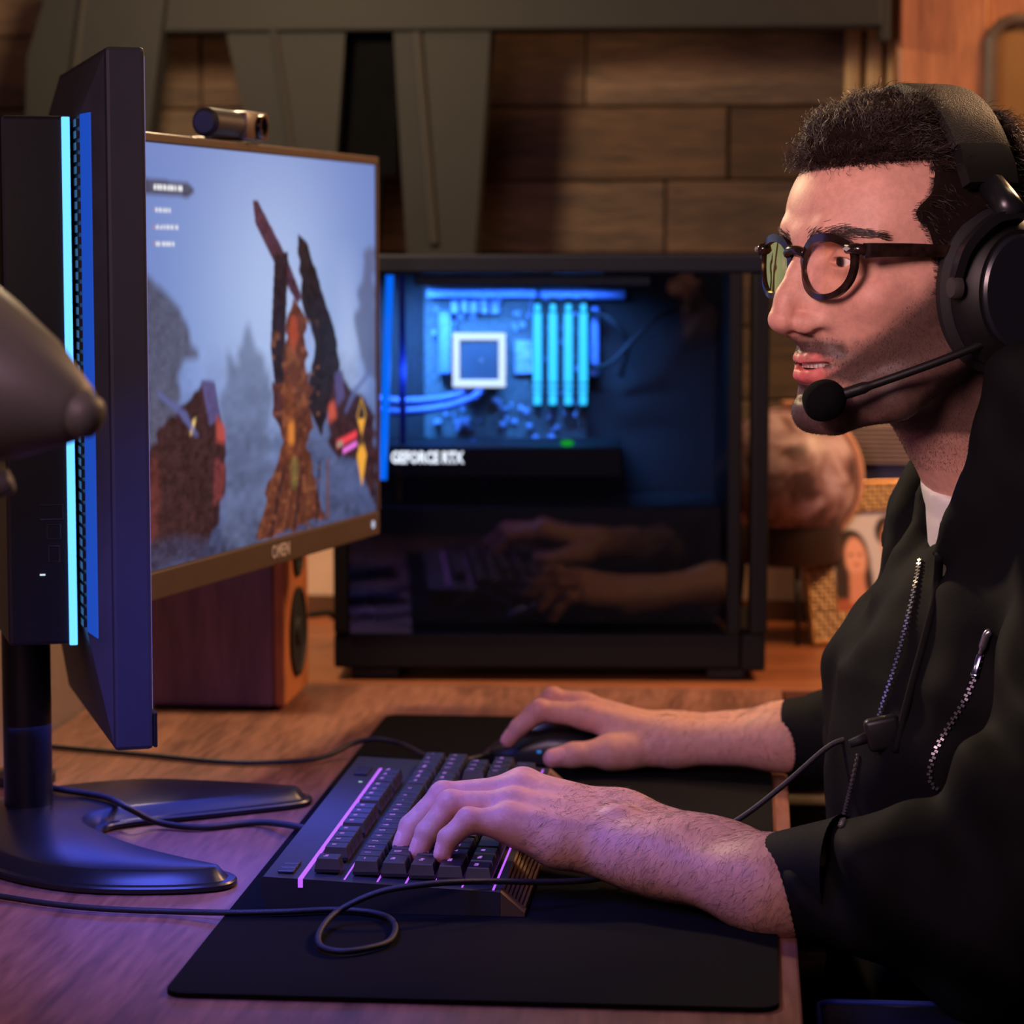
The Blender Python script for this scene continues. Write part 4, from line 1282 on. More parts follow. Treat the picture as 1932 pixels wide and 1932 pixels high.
# ================================================================== sculpting by distance fields (centimetres)
class Sculpt:
    def __init__(s, lo, hi, h):
        s.lo = np.array(lo, float); s.h = h
        s.n = np.ceil((np.array(hi) - s.lo) / h).astype(int) + 1
        s.D = np.full(tuple(s.n), 50.0, np.float32)
        s.ax = [s.lo[i] + h * np.arange(s.n[i]) for i in range(3)]
    def block(s, lo, hi):
        sl, co = [], []
        for i in range(3):
            a = max(0, int(math.floor((lo[i] - s.lo[i]) / s.h)))
            b = min(s.n[i], int(math.ceil((hi[i] - s.lo[i]) / s.h)) + 1)
            if b <= a: return None, None
            sl.append(slice(a, b))
            sh = [1, 1, 1]; sh[i] = b - a
            co.append(s.ax[i][a:b].reshape(sh).astype(np.float32))
        return tuple(sl), co
    def apply(s, f, lo, hi, k, op):
        m = max(k, 0.01) + 3 * s.h
        sl, co = s.block(np.array(lo) - m, np.array(hi) + m)
        if sl is None: return
        d = f(*co)
        A = s.D[sl]
        if op == 'add':
            r = np.minimum(A, d)
            if k > 0:
                hh = np.maximum(k - np.abs(A - d), 0) / k
                r = r - hh * hh * k * 0.25
        else:
            r = np.maximum(A, -d)
            if k > 0:
                hh = np.maximum(k - np.abs(A + d), 0) / k
                r = r + hh * hh * k * 0.25
        s.D[sl] = r
    def cone(s, a, b, ra, rb, k=0.5, op='add'):
        a, b = np.array(a, float), np.array(b, float)
        ba = b - a
        L2 = max(float(ba @ ba), 1e-9)
        def f(X, Y, Z):
            h = np.clip(((X - a[0]) * ba[0] + (Y - a[1]) * ba[1] + (Z - a[2]) * ba[2]) / L2, 0, 1)
            return np.sqrt((X - a[0] - ba[0] * h) ** 2 + (Y - a[1] - ba[1] * h) ** 2 + (Z - a[2] - ba[2] * h) ** 2) - (ra + (rb - ra) * h)
        R = max(ra, rb)
        s.apply(f, np.minimum(a, b) - R, np.maximum(a, b) + R, k, op)
        return s
    def chain(s, pts, rs, k=0.5, op='add'):
        for i in range(len(pts) - 1):
            s.cone(pts[i], pts[i + 1], rs[i], rs[i + 1], k, op)
        return s
    def ell(s, c, r, k=0.5, op='add', clip=None, R=None):
        c, r = np.array(c, float), np.array(r, float)
        def f(X, Y, Z):
            x, y, z = X - c[0], Y - c[1], Z - c[2]
            if R is not None:
                x, y, z = (R[0][0] * x + R[1][0] * y + R[2][0] * z, R[0][1] * x + R[1][1] * y + R[2][1] * z, R[0][2] * x + R[1][2] * y + R[2][2] * z)
            k0 = np.sqrt((x / r[0]) ** 2 + (y / r[1]) ** 2 + (z / r[2]) ** 2)
            k1 = np.sqrt((x / r[0] ** 2) ** 2 + (y / r[1] ** 2) ** 2 + (z / r[2] ** 2) ** 2) + 1e-6
            d = k0 * (k0 - 1) / k1
            if clip is not None: d = np.maximum(d, clip(X, Y, Z))
            return d
        q = r if R is None else np.full(3, r.max())
        s.apply(f, c - q, c + q, k, op)
        return s
    def both(s, fn, *a, **kw):
        """the same on the left and the right (y mirrored)"""
        fn(*a, **kw)
        def mir(p): return (p[0], -p[1], p[2])
        if fn == s.ell: fn(mir(a[0]), *a[1:], **kw)
        elif fn == s.cone: fn(mir(a[0]), mir(a[1]), *a[2:], **kw)
        elif fn == s.chain: fn([mir(p) for p in a[0]], *a[1:], **kw)
        return s
    def mesh(s):
        D = s.D
        S = D < 0
        c = [S[i:S.shape[0] - 1 + i, j:S.shape[1] - 1 + j, k:S.shape[2] - 1 + k] for i in (0, 1) for j in (0, 1) for k in (0, 1)]
        cnt = sum(x.astype(np.int8) for x in c)
        act = (cnt > 0) & (cnt < 8)
        I = np.argwhere(act)
        idx = np.full(act.shape, -1, np.int32)
        idx[act] = np.arange(len(I))
        P = np.zeros((len(I), 3)); N = np.zeros(len(I))
        corners = [(i, j, k) for i in (0, 1) for j in (0, 1) for k in (0, 1)]
        for a in corners:
            for ax in range(3):
                if a[ax]: continue
                b = list(a); b[ax] = 1
                da = D[I[:, 0] + a[0], I[:, 1] + a[1], I[:, 2] + a[2]]
                db = D[I[:, 0] + b[0], I[:, 1] + b[1], I[:, 2] + b[2]]
                m = (da < 0) != (db < 0)
                t = np.where(m, da / np.where(m, da - db, 1), 0)
                q = np.array(a, float)[None, :] + np.zeros((len(I), 3))
                q[:, ax] += t
                P[m] += q[m]; N[m] += 1
        V = (I + P / N[:, None]) * s.h + s.lo
        F = []
        for ax in range(3):
            sl0 = [slice(1, -1)] * 3; sl1 = [slice(1, -1)] * 3
            sl0[ax] = slice(0, -1); sl1[ax] = slice(1, None)
            A, B = S[tuple(sl0)], S[tuple(sl1)]
            E = np.argwhere(A != B)
            if not len(E): continue
            fl = A[E[:, 0], E[:, 1], E[:, 2]]
            o = np.ones(3, int); o[ax] = 0
            E = E + o
            u, v = (ax + 1) % 3, (ax + 2) % 3
            du = np.zeros(3, int); du[u] = 1
            dv = np.zeros(3, int); dv[v] = 1
            def g(e): return idx[e[:, 0], e[:, 1], e[:, 2]]
            q = np.stack([g(E - du - dv), g(E - dv), g(E), g(E - du)], 1)
            q[~fl] = q[~fl][:, ::-1]
            F.append(q)
        F = np.concatenate(F)
        F = F[(F >= 0).all(1)]
        return V, F
    def at(s, P):
        q = (np.asarray(P) - s.lo) / s.h
        i = np.clip(np.round(q).astype(int), 0, s.n - 1)
        return s.D[i[:, 0], i[:, 1], i[:, 2]]

def smooth_mesh(V, F, it=2, lam=0.5):
    e = np.concatenate([F[:, [0, 1]], F[:, [1, 2]], F[:, [2, 3]], F[:, [3, 0]]])
    for _ in range(it):
        acc = np.zeros_like(V); n = np.zeros(len(V))
        for a, b in ((0, 1), (1, 0)):
            for d in range(3): acc[:, d] += np.bincount(e[:, a], V[e[:, b], d], len(V))
            n += np.bincount(e[:, a], minlength=len(V))
        V = V + lam * (acc / np.maximum(n, 1)[:, None] - V)
    return V

def vert_normals(V, F):
    n = np.cross(V[F[:, 2]] - V[F[:, 0]], V[F[:, 3]] - V[F[:, 1]])
    N = np.zeros_like(V)
    for c in range(4):
        for d in range(3): N[:, d] += np.bincount(F[:, c], n[:, d], len(V))
    return N / (np.linalg.norm(N, axis=1)[:, None] + 1e-12)

class Waves:
    """smooth pseudo noise, -1..1"""
    def __init__(s, seed, freq, n=7):
        r = np.random.RandomState(seed)
        d = r.normal(size=(n, 3)); d /= np.linalg.norm(d, axis=1)[:, None]
        s.k = d * freq * r.uniform(0.6, 1.5, (n, 1)); s.p = r.uniform(0, 6.28, n)
    def __call__(s, X, Y, Z):
        v = 0
        for (a, b, c), p in zip(s.k, s.p): v = v + np.sin(a * X + b * Y + c * Z + p)
        return v / len(s.p) ** 0.5

def strands(roots, dirs, length, segs, radius, bend, curl=0.0, freq=2.0, seed=0, taper=0.25):
    """hair tubes with three sides: roots, unit dirs (n,3); bend (n,3) is added along the strand"""
    n = len(roots)
    rs = np.random.RandomState(seed)
    t = np.linspace(0, 1, segs + 1)
    a = np.cross(dirs, rs.normal(size=(n, 3))); a /= np.linalg.norm(a, axis=1)[:, None] + 1e-9
    b = np.cross(dirs, a)
    ph = rs.uniform(0, 6.28, n)
    fr = freq * rs.uniform(0.6, 1.4, n)
    length = np.broadcast_to(length, (n,))
    C = np.zeros((n, segs + 1, 3))
    for i, ti in enumerate(t):
        C[:, i] = roots + dirs * (length * ti)[:, None] + bend * (length * ti * ti)[:, None]
        w = curl * ti * length
        C[:, i] += a * (w * np.sin(fr * ti * 6.28 + ph) - w * 0.0)[:, None] + b * (w * np.cos(fr * ti * 6.28 + ph))[:, None]
    T = np.gradient(C, axis=1)
    T /= np.linalg.norm(T, axis=2)[..., None] + 1e-9
    A = np.cross(T, a[:, None, :]); A /= np.linalg.norm(A, axis=2)[..., None] + 1e-9
    B = np.cross(T, A)
    R = (radius * (1 - (1 - taper) * t))[None, :, None]
    V = np.stack([C + R * (A * math.cos(q) + B * math.sin(q)) for q in (0, 2.094, 4.189)], 2)
    base = (np.arange(n) * (segs + 1) * 3)[:, None, None] + (np.arange(segs) * 3)[None, :, None]
    k = np.arange(3)[None, None, :]
    k2 = (k + 1) % 3
    F = np.stack([base + k, base + k2, base + 3 + k2, base + 3 + k], -1).reshape(-1, 4)
    return V.reshape(-1, 3), F

def scatter(V, F, mask, n, seed):
    """random points with normals on the masked quads"""
    rs = np.random.RandomState(seed)
    f = F[mask[F].all(1)]
    ar = np.linalg.norm(np.cross(V[f[:, 2]] - V[f[:, 0]], V[f[:, 3]] - V[f[:, 1]]), axis=1)
    pick = rs.choice(len(f), n, p=ar / ar.sum())
    u, v = rs.rand(n, 1), rs.rand(n, 1)
    q = f[pick]
    P = (V[q[:, 0]] * (1 - u) + V[q[:, 1]] * u) * (1 - v) + (V[q[:, 3]] * (1 - u) + V[q[:, 2]] * u) * v
    N = np.cross(V[q[:, 2]] - V[q[:, 0]], V[q[:, 3]] - V[q[:, 1]])
    return P, N / (np.linalg.norm(N, axis=1)[:, None] + 1e-12)

def cm(p): return np.array(p) * 100.0
# ================================================================== the man
HY = math.radians(31)
HF = np.array((-math.cos(HY), -math.sin(HY), 0)); HL = np.array((math.sin(HY), -math.cos(HY), 0)); HU = np.array((0, 0, 1.0))
H0 = np.array(at(1727, 490, 1.95)) * 100
def hw(P):
    """head frame (x forward, y his left, z up; cm) to world cm"""
    P = np.asarray(P, float)
    return H0 + P[..., :1] * HF + P[..., 1:2] * HL + P[..., 2:3] * HU
HM = Matrix((HF, HL, HU)).transposed().to_4x4(); HM.translation = Vector(H0 / 100)
def hv(*p): return Vector(hw(np.array(p)) / 100)

h = Sculpt((-18, -10, -21), (14, 10, 13), 0.10)
h.ell((-0.6, 0, 2.4), (9.5, 7.6, 8.3), 1)
h.ell((3.9, 0, 3.0), (5.7, 6.5, 5.4), 2)
h.ell((3.2, 0, -3.6), (5.9, 6.0, 7.6), 2)
h.ell((2.0, 0, -3.0), (5.6, 6.7, 6.0), 2)
h.both(h.chain, [(0.6, 5.6, -6.6), (4.4, 4.4, -9.6), (7.6, 1.7, -11.05)], [1.5, 1.35, 1.3], 1.8)
h.ell((7.9, 0, -10.65), (1.75, 2.2, 1.65), 1.2)
h.both(h.ell, (6.3, 4.3, -2.7), (1.9, 1.9, 1.5), 1.6)
h.both(h.chain, [(9.1, 0.6, 1.7), (8.7, 2.4, 2.1), (6.6, 5.0, 1.6)], [0.75, 0.8, 0.7], 1.0)
h.both(h.ell, (9.5, 3.2, -0.1), (1.9, 1.6, 1.1), 1.2, 'sub')
h.both(h.ell, (7.55, 3.4, -0.1), (1.44, 1.55, 1.40), 0.35)
h.both(h.ell, (9.05, 3.45, -0.18), (1.0, 1.3, 0.38), 0.12, 'sub')
h.both(h.ell, (7.9, 1.7, -2.3), (1.7, 1.5, 2.2), 1.3)
# nose
h.chain([(8.9, 0, 1.0), (9.9, 0, -1.0), (10.75, 0, -2.6), (11.35, 0, -4.1)], [0.72, 0.66, 0.72, 0.86], 1.0)
h.both(h.cone, (9.7, 0.5, -2.6), (8.7, 1.6, -4.2), 0.95, 0.9, 0.7)
h.both(h.ell, (11.1, 0.35, -4.35), (0.85, 0.75, 0.75), 0.5)
h.both(h.chain, [(10.2, 1.05, -4.5), (9.25, 1.6, -4.6)], [0.76, 0.84], 0.4)
h.cone((10.9, 0, -4.85), (9.6, 0, -5.5), 0.42, 0.5, 0.5)
h.both(h.chain, [(10.75, 0.66, -5.3), (9.9, 1.1, -5.4)], [0.28, 0.34], 0.2, 'sub')
h.both(h.chain, [(9.3, 1.9, -5.2), (8.4, 2.9, -6.6)], [0.22, 0.2], 1.0, 'sub')
# mouth
h.ell((7.0, 0, -7.6), (2.35, 2.8, 2.6), 1.6)
up = [(9.50, 0, -7.10), (9.34, 0.8, -6.98), (8.70, 1.85, -7.00), (7.20, 3.25, -6.88)]
lo_ = [(9.24, 0, -8.27), (9.06, 0.9, -8.20), (8.40, 1.85, -7.84), (7.15, 3.2, -7.02)]
h.both(h.chain, up, [0.32, 0.32, 0.28, 0.16], 0.4)
h.both(h.chain, lo_, [0.48, 0.48, 0.40, 0.2], 0.4)
gap = [(9.0, 0, -7.60), (8.7, 0.9, -7.53), (8.1, 1.75, -7.36), (7.2, 2.85, -7.05)]
for dx_ in (0.0, 0.4, 0.8, 1.2, 1.6):
    h.both(h.chain, [(g_[0] + dx_, g_[1], g_[2]) for g_ in gap], [0.27, 0.26, 0.19, 0.03], 0.06, 'sub')
h.ell((9.55, 0, -9.45), (0.9, 1.7, 0.35), 0.9, 'sub')
# ears, neck
h.both(h.ell, (-1.2, 7.5, -1.0), (1.7, 0.7, 3.0), 0.6)
h.cone((-2.6, 0, -8.0), (-9.0, 0, -17.0), 5.2, 5.6, 2.4)
h.both(h.cone, (-3.0, 5.4, -5), (-5.4, 2.2, -18), 1.4, 1.4, 1.5)
hV, hF = h.mesh()
hV = smooth_mesh(hV, hF, 1, 0.4)
keep = (hV[:, 2] > -20.6)
# skin colours
def skin_base(n): return np.tile(np.array([lin(206), lin(154), lin(134)]), (n, 1))
def blend(C, m, c): return C * (1 - m[:, None]) + np.array([lin(x) for x in c]) * m[:, None]
def sstep(a, b, x):
    t = np.clip((x - a) / (b - a), 0, 1); return t * t * (3 - 2 * t)
x, y, z = hV.T
ay = np.abs(y)
C = skin_base(len(hV))
C = blend(C, 0.25 * np.exp(-((x - 11) ** 2 + y * y + (z + 4.4) ** 2) / 3.0), (214, 120, 104))
C = blend(C, 0.18 * np.exp(-((x - 6.5) ** 2 + (ay - 4.5) ** 2 + (z + 3) ** 2) / 5.0), (210, 120, 104))
w1 = Waves(4, 1.6)(x, y, z) * 0.5 + Waves(5, 5.0)(x, y, z) * 0.3
# beard shadow: moustache, chin, jaw up to the sideburns
line = 1.9 - x * 0.98               # upper edge on the cheek
jaw = sstep(0.9, -2.2, z - line + 0.35 * w1) * sstep(-5.0, -2.5, x + 0 * z) * sstep(-16.5, -13.0, z)
mou = np.minimum(1, 1.25 * np.exp(-((z + 6.2 + 0.10 * ay) / 0.78) ** 2)) * sstep(4.0, 2.8, ay) * sstep(6.4, 7.4, x)
lipd = np.full(len(hV), 9.0)
for chain_, rr in ((up, (0.38, 0.38, 0.34, 0.18)), (lo_, (0.60, 0.60, 0.50, 0.24))):
    for s_ in (1, -1):
        for i in range(3):
            a = np.array(chain_[i]) * (1, s_, 1); b = np.array(chain_[i + 1]) * (1, s_, 1)
            t = np.clip(((hV - a) @ (b - a)) / ((b - a) @ (b - a)), 0, 1)
            r = rr[i] + (rr[i + 1] - rr[i]) * t
            lipd = np.minimum(lipd, np.linalg.norm(hV - a - t[:, None] * (b - a), axis=1) - r)
lip = sstep(0.14, -0.06, lipd) * (x > 6.8)
beard = np.clip(np.maximum(jaw, mou), 0, 1)
beard *= 1 - 0.7 * np.exp(-((ay - 2.6) ** 2 + (z + 9.2) ** 2) / 0.8) * (x > 5)
beard *= (1 - lip)
neckfade = sstep(-13.0, -12.0, z)
beard_amt = beard * (0.62 + 0.14 * w1) * (0.35 + 0.65 * neckfade)
C = blend(C, np.clip(beard_amt * 1.55, 0, 0.86), (38, 30, 31))
C = blend(C, lip * 0.9, (206, 96, 96))
inm = sstep(0.35, 0.0, np.abs(z + 7.5) ) * (lipd > 0.02) * (x > 6) * (x < 9.0) * (ay < 2.4)
C = blend(C, 0.9 * inm, (70, 24, 26))
headC = C * (1 + 0.05 * w1)[:, None]

# --------------------------------------------------------------- hands and forearms
def W(px, py, Y): return cm(at(px, py, Y))
def hand(sc, J, r, palm_k=0.8):
    for f in ('5', '4', '3', '2'):
        sc.chain([J['M' + f], J['P' + f], J['D' + f], J['T' + f]], r[f], 0.25)
lo = cm((-0.30, 1.70, 0.74)); hi = cm((0.24, 1.98, 0.90))
lh = Sculpt(lo, hi, 0.13)
J = dict(M5=W(958, 1552, 1.842), M4=W(966, 1522, 1.862), M3=W(980, 1493, 1.886), M2=W(986, 1484, 1.908),
         P5=W(884, 1549, 1.835), P4=W(850, 1518, 1.855), P3=W(836, 1502, 1.879), P2=W(858, 1508, 1.902),
         D5=W(846, 1582, 1.829), D4=W(806, 1572, 1.848), D3=W(776, 1560, 1.868), D2=W(808, 1562, 1.895),
         T5=W(835, 1612, 1.8255), T4=W(790, 1607, 1.843), T3=W(760, 1595, 1.861), T2=W(788, 1592, 1.889))
hand(lh, J, {'5': [1.12, 0.88, 0.78, 0.64], '4': [1.15, 0.98, 0.87, 0.72], '3': [1.2, 1.0, 0.88, 0.74], '2': [1.2, 0.98, 0.86, 0.72]})
Wu, Wr = W(1172, 1598, 1.846), W(1172, 1549, 1.888)
for m_, w_, ra, rb in (('M5', Wu, 1.25, 2.0), ('M4', (Wu * 0.66 + Wr * 0.34), 1.3, 2.2), ('M3', (Wu * 0.3 + Wr * 0.7), 1.3, 2.2), ('M2', Wr, 1.25, 1.95)):
    lh.cone(J[m_], w_, ra, rb, 0.9)
for m_ in ('M5', 'M4', 'M3', 'M2'):
    lh.ell(J[m_] + (0.1, 0, 0.35), (0.95, 0.85, 0.8), 0.6)
for f in '5432':
    lh.ell(J['P' + f] + (0, 0, 0.12), (0.84, 0.86, 0.88) if f != '5' else (0.78, 0.78, 0.8), 0.5)
lh.chain([W(985, 1570, 1.846), W(1050, 1594, 1.843), W(1130, 1612, 1.845)], [1.1, 1.4, 1.5], 1.2)     # heel of the hand on the little finger's side
lh.chain([W(1130, 1565, 1.915), W(1060, 1560, 1.935), W(1000, 1565, 1.94), W(960, 1560, 1.938)], [1.8, 1.2, 1.0, 0.85], 0.9)   # thumb
Cu, Cr = W(1455, 1688, 1.772), W(1452, 1655, 1.805)
lh.cone(Wu, Cu, 1.95, 2.75, 1.6); lh.cone(Wr, Cr, 2.0, 2.75, 1.6)
Mu = (Wu + Wr) / 2 * 0.55 + (Cu + Cr) / 2 * 0.45
lh.ell(Mu + (0, 0, -0.2), (6.0, 3.0, 2.9), 1.5)
EL = np.array((16.5, 174.5, 77.5))
lh.cone((Cu + Cr) / 2, EL, 3.2, 3.8, 2.0)
lh.ell(W(1168, 1540, 1.850) + (0, 0, 0.1), (0.9, 0.7, 0.6), 1.0)                                            # ulna knob
lV, lF = lh.mesh(); lV = smooth_mesh(lV, lF, 1, 0.4)

lo = cm((-0.25, 2.2, 0.752)); hi = cm((0.24, 2.48, 0.90))
rh_ = Sculpt(lo, hi, 0.15)
R = dict(M2=W(1106, 1350, 2.325), M3=W(1100, 1333, 2.352), M4=W(1106, 1340, 2.378), M5=W(1118, 1355, 2.402),
         P2=W(1019, 1341, 2.318), P3=W(1043, 1318, 2.352), P4=W(1052, 1330, 2.38), P5=W(1072, 1350, 2.408),
         D2=W(980, 1372, 2.318), D3=W(1003, 1348, 2.354), D4=W(1020, 1362, 2.384), D5=W(1045, 1378, 2.412),
         T2=W(959, 1397, 2.319), T3=W(978, 1380, 2.356), T4=W(1004, 1390, 2.388), T5=W(1032, 1400, 2.414))
hand(rh_, R, {'2': [1.1, 0.98, 0.84, 0.70], '3': [1.1, 0.98, 0.84, 0.70], '4': [1.05, 0.92, 0.8, 0.66], '5': [0.95, 0.8, 0.7, 0.58]})
for f in '2345': rh_.ell(R['P' + f] + (0, 0, 0.12), (0.9, 0.9, 0.9), 0.4)
RW1, RW2 = W(1272, 1402, 2.31), W(1272, 1390, 2.352)
for m_, w_ in (('M2', RW1), ('M3', RW1 * 0.6 + RW2 * 0.4), ('M4', RW1 * 0.3 + RW2 * 0.7), ('M5', RW2)):
    rh_.cone(R[m_], w_, 1.2, 1.95, 0.9)
rh_.chain([W(1225, 1412, 2.308), W(1148, 1420, 2.295), W(1082, 1425, 2.285), W(1043, 1431, 2.279)], [1.65, 1.35, 1.05, 0.88], 0.6)
rh_.ell(W(1165, 1420, 2.305), (2.2, 1.5, 1.45), 1.2)
rh_.ell(W(1200, 1418, 2.35), (3.0, 3.0, 1.4), 1.2)
RC1, RC2 = W(1478, 1398, 2.290), W(1476, 1382, 2.325)
rh_.cone(RW1, RC1, 1.95, 2.35, 1.6); rh_.cone(RW2, RC2, 1.9, 2.4, 1.6)
REL = np.array((18.5, 226, 78.5))
rh_.cone((RC1 + RC2) / 2, REL, 2.9, 3.6, 2.0)
rV, rF = rh_.mesh(); rV = smooth_mesh(rV, rF, 1, 0.4)

def arm_colour(V, knuckles, tips):
    C = skin_base(len(V))
    w = Waves(9, 0.8)(*V.T) * 0.5 + Waves(10, 3.0)(*V.T) * 0.4
    for k_, rad, amt in [(q, 1.3, 0.35) for q in knuckles] + [(q, 1.1, 0.45) for q in tips]:
        C = blend(C, amt * np.exp(-((V - k_) ** 2).sum(1) / rad ** 2), (212, 116, 108))
    return C * (1 + 0.05 * w)[:, None]
lC = arm_colour(lV, [J[a + b] for a in 'MP' for b in '2345'], [J['T' + b] for b in '2345'])
rC = arm_colour(rV, [R[a + b] for a in 'MP' for b in '2345'], [R['T' + b] for b in '2345'] + [W(1043, 1431, 2.279)])
# fingernails: a paler, glossier patch raised on each fingertip
def nails(V, F, pairs, C):
    N = vert_normals(V, F)
    out = V.copy()
    for tip, prev, upv, rad in pairs:
        d = tip - prev; d = d / np.linalg.norm(d)
        u_ = np.asarray(upv, float); u_ = u_ - d * (u_ @ d); u_ /= np.linalg.norm(u_)
        s_ = np.cross(d, u_)
        q = V - (tip - d * rad * 0.15)
        a, b, c = q @ d, q @ s_, q @ u_
        m = sstep(1.0, 0.8, (np.abs(a / (rad * 0.95)) ** 3 + np.abs(b / (rad * 0.78)) ** 3)) * (c > rad * 0.25)
        out += N * (m * 0.035)[:, None]
        C[:] = blend(C, m * 0.5, (236, 178, 168))
    return out
prs = [(J['T' + f], J['D' + f], (-0.8, -0.35, 0.55), q) for f, q in (('5', .60), ('4', .68), ('3', .70), ('2', .68))]
lV = nails(lV, lF, prs, lC)
prs = [(R['T' + f], R['D' + f], (-0.7, -0.2, 0.75), q) for f, q in (('2', .70), ('3', .7), ('4', .66), ('5', .58))] + [(W(1043, 1431, 2.279), W(1082, 1425, 2.285), (0, -0.8, 0.6), .88)]
rV = nails(rV, rF, prs, rC)

# hidden trunk, upper arms and legs
bd = Sculpt((-32, 168, 4), (46, 240, 112), 0.9)
bd.cone((23, 203, 56), (22, 203, 76), 13, 12, 3); bd.cone((22, 203, 76), (24, 202, 90), 11.5, 9.0, 4)
bd.cone((23, 190, 97), (23, 214, 97), 7, 7, 4); bd.cone((22.0, 201, 104), (24.5, 202, 95), 4.6, 5.0, 3)
bd.chain([(24.5, 184, 97), (23.5, 178, 88), EL], [5.0, 4.6, 4.2], 3); bd.chain([(23, 219, 97), REL], [5.5, 4.2], 3)
for yy in (193, 213):
    bd.chain([(24, yy, 54), (-20, yy, 53), (-18, yy, 12)], [8.5, 6.2, 4.2], 3)
    bd.cone((-17, yy, 7.5), (-28, yy, 6.5), 3.6, 3.0, 1)
bV, bF = bd.mesh()
bC = skin_base(len(bV))

# eyeballs and teeth join the same body mesh
def ball(c, r, gaze, n=24, m=16):
    g = np.array(gaze, float); g /= np.linalg.norm(g)
    a = np.cross(g, (0, 0, 1)); a /= np.linalg.norm(a); b = np.cross(a, g)
    V, Cc = [], []
    for i in range(m + 1):
        th = math.pi * i / m
        for j in range(n):
            ph = 2 * math.pi * j / n
            V.append(c + r * (math.cos(th) * g + math.sin(th) * (math.cos(ph) * a + math.sin(ph) * b)))
            deg = math.degrees(th)
            Cc.append([lin(v) for v in ((10, 8, 8) if deg < 13 else (70, 44, 28) if deg < 29 else (224, 214, 210))])
    F = [(i * n + j, (i + 1) * n + j, (i + 1) * n + (j + 1) % n, i * n + (j + 1) % n) for i in range(m) for j in range(n)]
    return np.array(V), np.array(F), np.array(Cc)
parts_ = [(hw(hV) , hF, headC), (lV, lF, lC), (rV, rF, rC), (bV, bF, bC)]
eyeV = []
for s_ in (1, -1):
    v_, f_, c_ = ball(np.array((7.56, 3.4 * s_, -0.1)), 1.2, (1, 0.0, -0.05))
    parts_.append((hw(v_), f_, c_))
tv, tf, tc_ = [], [], []
for i in range(-4, 5):                              # upper teeth
    ang_ = i * 0.17
    cx_, cy_ = 6.8 + 2.3 * math.cos(ang_), 2.4 * math.sin(ang_)
    wv = 0.19
    tx_, ty_ = -math.sin(ang_), math.cos(ang_)
    b0 = len(tv)
    for dx in (0.0, -0.25):
        for (du, dz) in ((-wv, -7.68), (wv, -7.68), (wv, -6.9), (-wv, -6.9)):
            tv.append((cx_ + tx_ * du + dx, cy_ + ty_ * du, dz))
    tf += [(b0, b0 + 1, b0 + 2, b0 + 3), (b0 + 7, b0 + 6, b0 + 5, b0 + 4), (b0, b0 + 4, b0 + 5, b0 + 1), (b0 + 1, b0 + 5, b0 + 6, b0 + 2), (b0 + 3, b0 + 7, b0 + 4, b0)]
    tc_ += [[lin(232), lin(222), lin(205)]] * 8
parts_.append((hw(np.array(tv)), np.array(tf), np.array(tc_)))
V_, F_, C_ = [], [], []
o_ = 0
for v_, f_, c_ in parts_:
    V_.append(v_); F_.append(f_ + o_); C_.append(c_); o_ += len(v_)
V_, F_, C_ = np.concatenate(V_) / 100, np.concatenate(F_), np.concatenate(C_)
me = np_mesh('body', V_, F_)
ca = me.color_attributes.new('Col', 'FLOAT_COLOR', 'POINT')
q_ = np.ones((len(V_), 4), np.float32); q_[:, :3] = np.clip(C_, 0, 1)
ca.data.foreach_set('color', q_.ravel())
me.shade_smooth()
m_skin, nt, b = new_mat('skin')
vc = nt.nodes.new('ShaderNodeVertexColor'); vc.layer_name = 'Col'
tcs = nt.nodes.new('ShaderNodeTexCoord')
mo_ = nt.nodes.new('ShaderNodeTexNoise'); mo_.inputs['Scale'].default_value = 160; mo_.inputs['Detail'].default_value = 6; mo_.inputs['Roughness'].default_value = 0.7
nt.links.new(tcs.outputs['Object'], mo_.inputs['Vector'])
mr_ = nt.nodes.new('ShaderNodeMapRange'); mr_.inputs['From Min'].default_value = 0.3; mr_.inputs['From Max'].default_value = 0.7; mr_.inputs['To Min'].default_value = 0.86; mr_.inputs['To Max'].default_value = 1.12
nt.links.new(mo_.outputs['Fac'], mr_.inputs['Value'])
vm_ = nt.nodes.new('ShaderNodeVectorMath'); vm_.operation = 'SCALE'
nt.links.new(vc.outputs['Color'], vm_.inputs[0]); nt.links.new(mr_.outputs['Result'], vm_.inputs['Scale'])
nt.links.new(vm_.outputs['Vector'], b.inputs['Base Color'])
b.inputs['Roughness'].default_value = 0.5
b.inputs['Specular IOR Level'].default_value = 0.32
b.inputs['Subsurface Weight'].default_value = 0.12
b.inputs['Subsurface Radius'].default_value = (0.008, 0.003, 0.0015)
b.inputs['Subsurface Scale'].default_value = 0.5
tc = nt.nodes.new('ShaderNodeTexCoord')
nz = nt.nodes.new('ShaderNodeTexNoise'); nz.inputs['Scale'].default_value = 900; nz.inputs['Detail'].default_value = 2
nt.links.new(tc.outputs['Object'], nz.inputs['Vector'])
bp = nt.nodes.new('ShaderNodeBump'); bp.inputs['Strength'].default_value = 0.25; bp.inputs['Distance'].default_value = 0.0006
nt.links.new(nz.outputs['Fac'], bp.inputs['Height']); nt.links.new(bp.outputs['Normal'], b.inputs['Normal'])
me.materials.append(m_skin)
man = thing('person', 'seated man in black bomber jacket, glasses and headset, hands on keyboard and mouse', 'person', (0.22, 2.03, 0))
PW_ = world_of(man).inverted()
def man_part(name, me, parent=None):
    me.transform(PW_)
    return mesh_obj(name, me, parent or man)
body = man_part('body', me)
